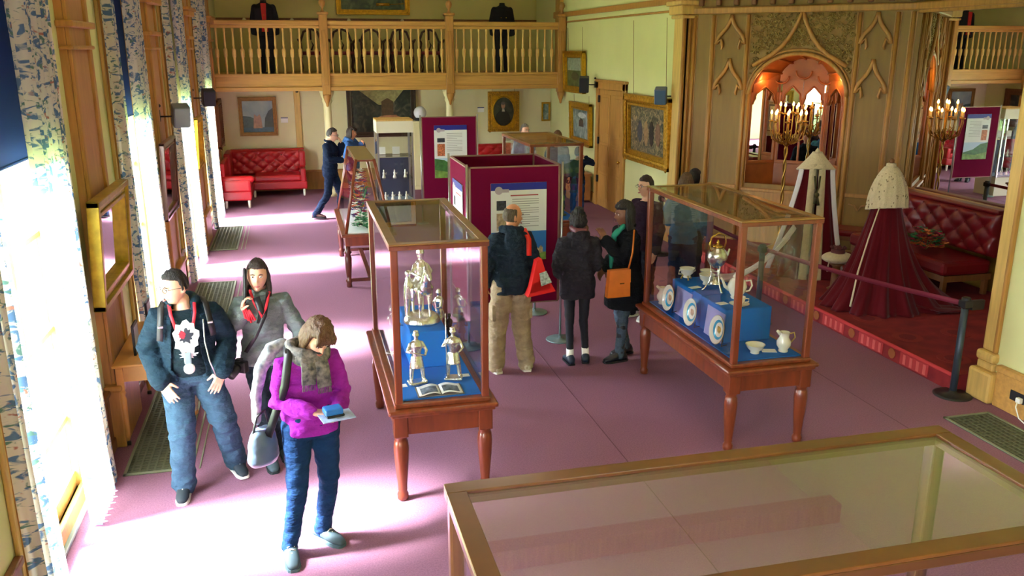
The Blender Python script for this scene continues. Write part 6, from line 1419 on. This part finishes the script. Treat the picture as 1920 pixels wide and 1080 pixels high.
tt = thing('shoulder_bag', 'blue grey shoulder bag hanging behind the woman in magenta', 'bag', (-.02, 5.22, 0), R(14)); m = MB(); rings(m, [((-.30, .06, z), rx, ry, .5) for z, rx, ry in ((.66, .09, .045), (.70, .115, .06), (.80, .11, .06), (.88, .085, .045), (.91, .06, .03))], 18)
link('bag_body', voxel(m, .009, 2, disp=wrinkle(.004, 12, 1)), mat('slate_blue_leather', (96, 120, 142), .35, coat=.2), tt); m = MB(); m.tube([(-.36, .03, .88), (-.33, .03, 1.0), (-.27, .07, 1.02), (-.24, .09, .88)], .008, 6); m.build('bag_handle', BLACK, tt)
tt = thing('folded_coat', 'pale checked coat slung over the right shoulder of the woman in magenta', 'coat', (-.02, 5.22, 0), R(14)); m = MB(); m.tube([(-.13, .06, 1.44), (-.20, .05, 1.42), (-.27, .07, 1.30), (-.31, .09, 1.12), (-.32, .08, .95)], [.035, .048, .042, .035, .03], 10, round_=True)
link('coat_cloth', voxel(m, .009, 2, disp=wrinkle(.004, 15, 1)), mat('pale_check', (196, 200, 206), .9, var=.5, vscale=28, rgb2=(110, 116, 130)), tt)
# --- D: bald man with red bag
t, V, Mh = person('balding man in navy hooded jacket and khaki trousers, back turned', (2.01, 8.12, 0), R(184), 1.74, build_=1.06,
  J=dict(head=(-.03, -.02, 1.62), kL=(.13, -.02, .49), aL=(.16, .0, .085), kR=(-.12, -.02, .49), aR=(-.16, .03, .085), eL=(.25, .03, 1.14), wL=(.24, -.09, .92), eR=(-.25, .0, 1.14), wR=(-.20, -.17, 1.02)),
  skin='tan', vox=.008, head=(-78, 6, 0), hair=dict(c='thin', th=.006, low=-.06, style='balding', rough=.002), legs=dict(m=KHAKI, w=(.108, .100, .088, .082, .082), wr=.006), shoes=dict(m=mat('beige_trainer', (196, 186, 160), .7)),
  top=[dict(name='hooded_jacket', m=cloth('blue_black_shell', (34, 48, 62)), e=.022, lo=-.10, hood=1.2, vol=1.15, seed=6, wr=.010)])
for sx, z in ((1, .56), (-1, .56)): m = MB(); m.box((sx*.195-.02, -.07, z), (sx*.195+.02, .07, z+.17), bev=.012); m.build('cargo_pocket', KHAKI, t)
strip('bag_strap', [(-.10, -.08, 1.44), (-.135, .02, 1.48), (-.15, .12, 1.40), (-.14, .16, 1.24)], .05, .008, mat('red_strap', (214, 36, 24), .5), t, (0, 1, .2))
tt = thing('tote_bag', 'bright red shopping bag under the arm of the man in khaki trousers', 'bag', (2.14, 8.06, 0), R(184)); m = MB(); m.prism([(-.11, .93), (.11, .90), (.04, 1.22), (-.01, 1.24)], .10, .19, M=T((-.08, .06, 0))); m.prism([(-.17, .90), (.12, .86), (.06, 1.0), (-.09, 1.04)], .09, .2, M=T((-.07, .05, 0))); m.build('bag_body', mat('red_plastic', (206, 22, 20), .4), tt)
m = MB(); m.prism([(-.11, 1.0), (.0, .97), (.02, 1.10), (-.05, 1.12)], .215, .222, M=T((-.08, .05, 0))); m.build('printed_panel', mat('print_grey', (150, 160, 150), .6, var=.6, vscale=40), tt)
# --- E: person in padded coat with bun
t, V, Mh = person('person in padded charcoal hooded coat and black leggings with curly hair in a bun', (2.73, 8.17, 0), R(178), 1.62, build_=.92,
  J=dict(head=(0, -.02, 1.63), kL=(.075, -.01, .49), aL=(.07, .02, .085), kR=(-.09, -.01, .49), aR=(-.12, .0, .085), eL=(.21, .02, 1.16), wL=(.15, -.14, 1.04), eR=(-.21, .02, 1.16), wR=(-.15, -.14, 1.04), fL=(.05, -1, 0), fR=(-.3, -1, 0)),
  skin='brown', vox=.009, detail=False, head=(0, 8, 0), hair=dict(c='black', th=.022, low=-.09, style='bun', rough=.012), legs=dict(m=mat('black_leggings', (18, 22, 32), .8), w=(.080, .066, .050, .044, .036), wr=.002, end=.78, name='leggings'), shoes=dict(m=mat('navy_flats', (26, 40, 58), .5), sole=BLACK, sock=PAPER, k=.95),
  top=[dict(name='padded_coat', m=PUFF, e=.040, lo=-.16, vol=1.25, seed=7, wr=.009, hood=1.4, flare=.012, cuff=.045)])
link('hood_lining', voxel(MB().tube([(-.07, .03, 1.46), (-.05, .10, 1.44), (.05, .10, 1.44), (.07, .03, 1.46)], .035, 8, round_=True), .01, 1), mat('burgundy_lining', (96, 50, 60), .4), t)
# --- F: woman in black coat with orange bag
t, V, Mh = person('woman in long black coat facing left with hand raised and green scarf', (3.26, 8.2, 0), R(-82), 1.70, build_=.97,
  J=dict(head=(0, -.03, 1.615), eL=(.17, -.13, 1.17), wL=(.05, -.27, 1.36), eR=(-.23, .02, 1.14), wR=(-.17, -.15, 1.0), hL=(.085, .0, .9), kL=(.09, -.05, .49), aL=(.10, -.08, .085), hR=(-.085, .0, .9), kR=(-.08, -.0, .49), aR=(-.09, .10, .085), fL=(0, -1, 0), fR=(.1, -1, 0)),
  skin='brown', vox=.008, head=(0, 2, 0), hands=dict(L=dict(d=(-.2, -.35, .9), p=(-.8, -.1, 0), side=1, curl=.6)), hair=dict(c='black', th=.026, low=-.12, style='long', len=.27, line=.0),
  legs=dict(m=cloth('blue_grey_denim', (70, 84, 98)), w=(.085, .075, .060, .054, .048), wr=.004), shoes=dict(m=mat('black_boot', (20, 24, 30), .35), sole=BLACK, boot=True),
  top=[dict(name='coat_upper', m=BLK, e=.022, lo=-.05, vol=1.15, seed=10, collar=.01)], skirt=dict(m=BLK, name='coat_skirt', r=((.12, .165, .135), (0, .195, .165), (-.18, .215, .19), (-.34, .225, .20))))
link('scarf', voxel(MB().tube([(.05, -.06, 1.45), (.03, -.15, 1.36), (.0, -.165, 1.2), (.02, -.17, 1.02)], [.03, .035, .032, .02], 8, round_=True), .009, 2, disp=wrinkle(.006, 3, 1)), mat('sea_green_scarf', (30, 130, 110), .8), t)
tt = thing('satchel', 'tan orange leather satchel hanging from the woman in the black coat', 'bag', (3.06, 7.86, .93), R(4)); OL = mat('tan_orange_leather', (196, 104, 28), .4, var=.1, vscale=10)
m = MB(); m.prism([(-.125, -.14), (.125, -.14), (.115, .14), (-.105, .14)], -.035, .035); m.build('bag_body', OL, tt); m = MB(); m.prism([(-.108, .145), (.118, .145), (.122, .01), (-.115, .01)], -.042, -.036); m.build('flap', OL, tt); m = MB(); m.box((.0, -.048, .0), (.05, -.042, .012), bev=.002); m.build('clasp', BRASS, tt)
strip('strap', [(.11, -.0, .13), (.16, .02, .3), (.20, .08, .52)], .018, .005, OL, tt); 
# --- G: man behind the porcelain case
t, V, Mh = person('man in dark plum jumper standing behind the black coated woman, facing left', (4.02, 9.5, 0), R(-70), 1.76, J=dict(kR=(-.1, -.03, .49), aR=(-.11, -.06, .085)), skin='fair', vox=.010, head=(0, 0, 0), glasses=True, hair=dict(c='dark', th=.010, low=-.05, style='short', line=.01),
  legs=dict(m=cloth('dark_slacks', (30, 32, 40))), shoes=dict(m=mat('pale_trainer', (190, 196, 198), .6)), top=[dict(name='jumper', m=cloth('plum_knit', (44, 28, 46)), e=.020, lo=-.08, collar=.0, seed=3)])
# --- H, I behind the case
t, V, Mh = person('brown haired person in blue denim shirt behind the porcelain case', (4.72, 9.9, 0), R(150), 1.70, J=dict(eL=(.27, -.02, 1.14), wL=(.14, -.22, 1.06), eR=(-.27, -.02, 1.14), wR=(-.14, -.22, 1.06)), skin='fair', vox=.012, detail=False, hair=dict(c='brown', th=.02, low=-.09, style='bob'), legs=dict(m=cloth('navy_jeans', (28, 40, 70))), shoes=dict(m=BLACK, sole=BLACK),
  top=[dict(name='denim_shirt', m=cloth('washed_denim', (56, 98, 130)), e=.018, lo=-.1, seed=5, collar=.006)])
t, V, Mh = person('dark haired person in navy coat, rightmost behind the porcelain case', (5.12, 10.5, 0), R(120), 1.66, skin='tan', vox=.013, detail=False, hair=dict(c='black', th=.02, low=-.08, style='short'), legs=dict(m=NAVY), shoes=dict(m=BLACK, sole=BLACK), top=[dict(name='coat', m=NAVY, e=.028, lo=-.2, seed=8, collar=.01)])
# --- J: walker
t, V, Mh = person('man in dark navy suit walking right with hand raised to his face', (.62, 17.0, 0), R(72), 1.78, J=dict(head=(0, -.07, 1.60), chest=(0, -.02, 1.3), eL=(.2, -.15, 1.2), wL=(.06, -.22, 1.42), eR=(-.22, -.03, 1.16), wR=(-.08, -.24, 1.14), hL=(.09, 0, .9), kL=(.09, -.14, .50), aL=(.09, -.12, .085), hR=(-.09, .0, .9), kR=(-.09, .05, .50), aR=(-.09, .30, .11)), skin='fair', vox=.011, head=(0, 12, 0), glasses=True,
  hands=dict(L=dict(d=(-.1, .2, .9), p=(0, 1, 0), side=-1, curl=.8)), hair=dict(c='dark', th=.012, low=-.04, style='short'), legs=dict(m=cloth('navy_suit', (20, 34, 58)), w=(.096, .084, .068, .062, .060)), shoes=dict(m=mat('brown_leather', (60, 40, 34), .35), sole=BLACK), top=[dict(name='suit_jacket', m=MATS['navy_suit'], e=.020, lo=-.13, collar=.008, seed=12)])
# --- K: woman behind sloping case
t, V, Mh = person('woman in blue padded jacket with dark hair near the dark interior painting', (1.12, 18.2, 0), R(60), 1.66, J=dict(eL=(.2, -.15, 1.2), wL=(.06, -.22, 1.40)), skin='tan', vox=.012, hair=dict(c='dark', th=.02, low=-.1, style='bob'), legs=dict(m=NAVY), shoes=dict(m=BLACK, sole=BLACK), top=[dict(name='padded_jacket', m=cloth('cornflower_nylon', (60, 96, 150)), e=.03, lo=-.1, seed=13, hood=1.1)])
# --- L, M, N near case four
t, V, Mh = person('grey haired man in pale blue shirt beside the far display case', (4.42, 16.7, 0), R(20), 1.78, build_=1.08, skin='fair', vox=.012, hair=dict(c='grey', th=.012, low=-.05, style='short'), legs=dict(m=NAVY), shoes=dict(m=BLACK, sole=BLACK), top=[dict(name='shirt', m=cloth('pale_blue_shirt', (168, 188, 214)), e=.016, lo=-.05, seed=14, collar=.006)])
t, V, Mh = person('brown haired person in slate top behind the far display case, back turned', (4.86, 15.9, 0), R(150), 1.70, skin='tan', vox=.013, detail=False, hair=dict(c='brown', th=.02, low=-.08, style='short'), legs=dict(m=NAVY), shoes=dict(m=BLACK, sole=BLACK), top=[dict(name='slate_top', m=cloth('slate_cotton', (60, 76, 96)), e=.018, lo=-.08, seed=15)])
t, V, Mh = person('child in dark top with raised elbow standing right of the far display case', (5.28, 15.9, 0), R(160), 1.38, J=dict(eR=(-.40, .0, 1.36), wR=(-.18, -.14, 1.5)), skin='tan', vox=.013, detail=False, hair=dict(c='black', th=.018, low=-.08, style='short'), legs=dict(m=cloth('mid_blue_jeans', (36, 62, 110))), shoes=dict(m=mat('pale_blue_shoe', (150, 170, 200), .6)), top=[dict(name='dark_top', m=cloth('ink_cotton', (26, 34, 48)), e=.016, lo=-.08, seed=16)])
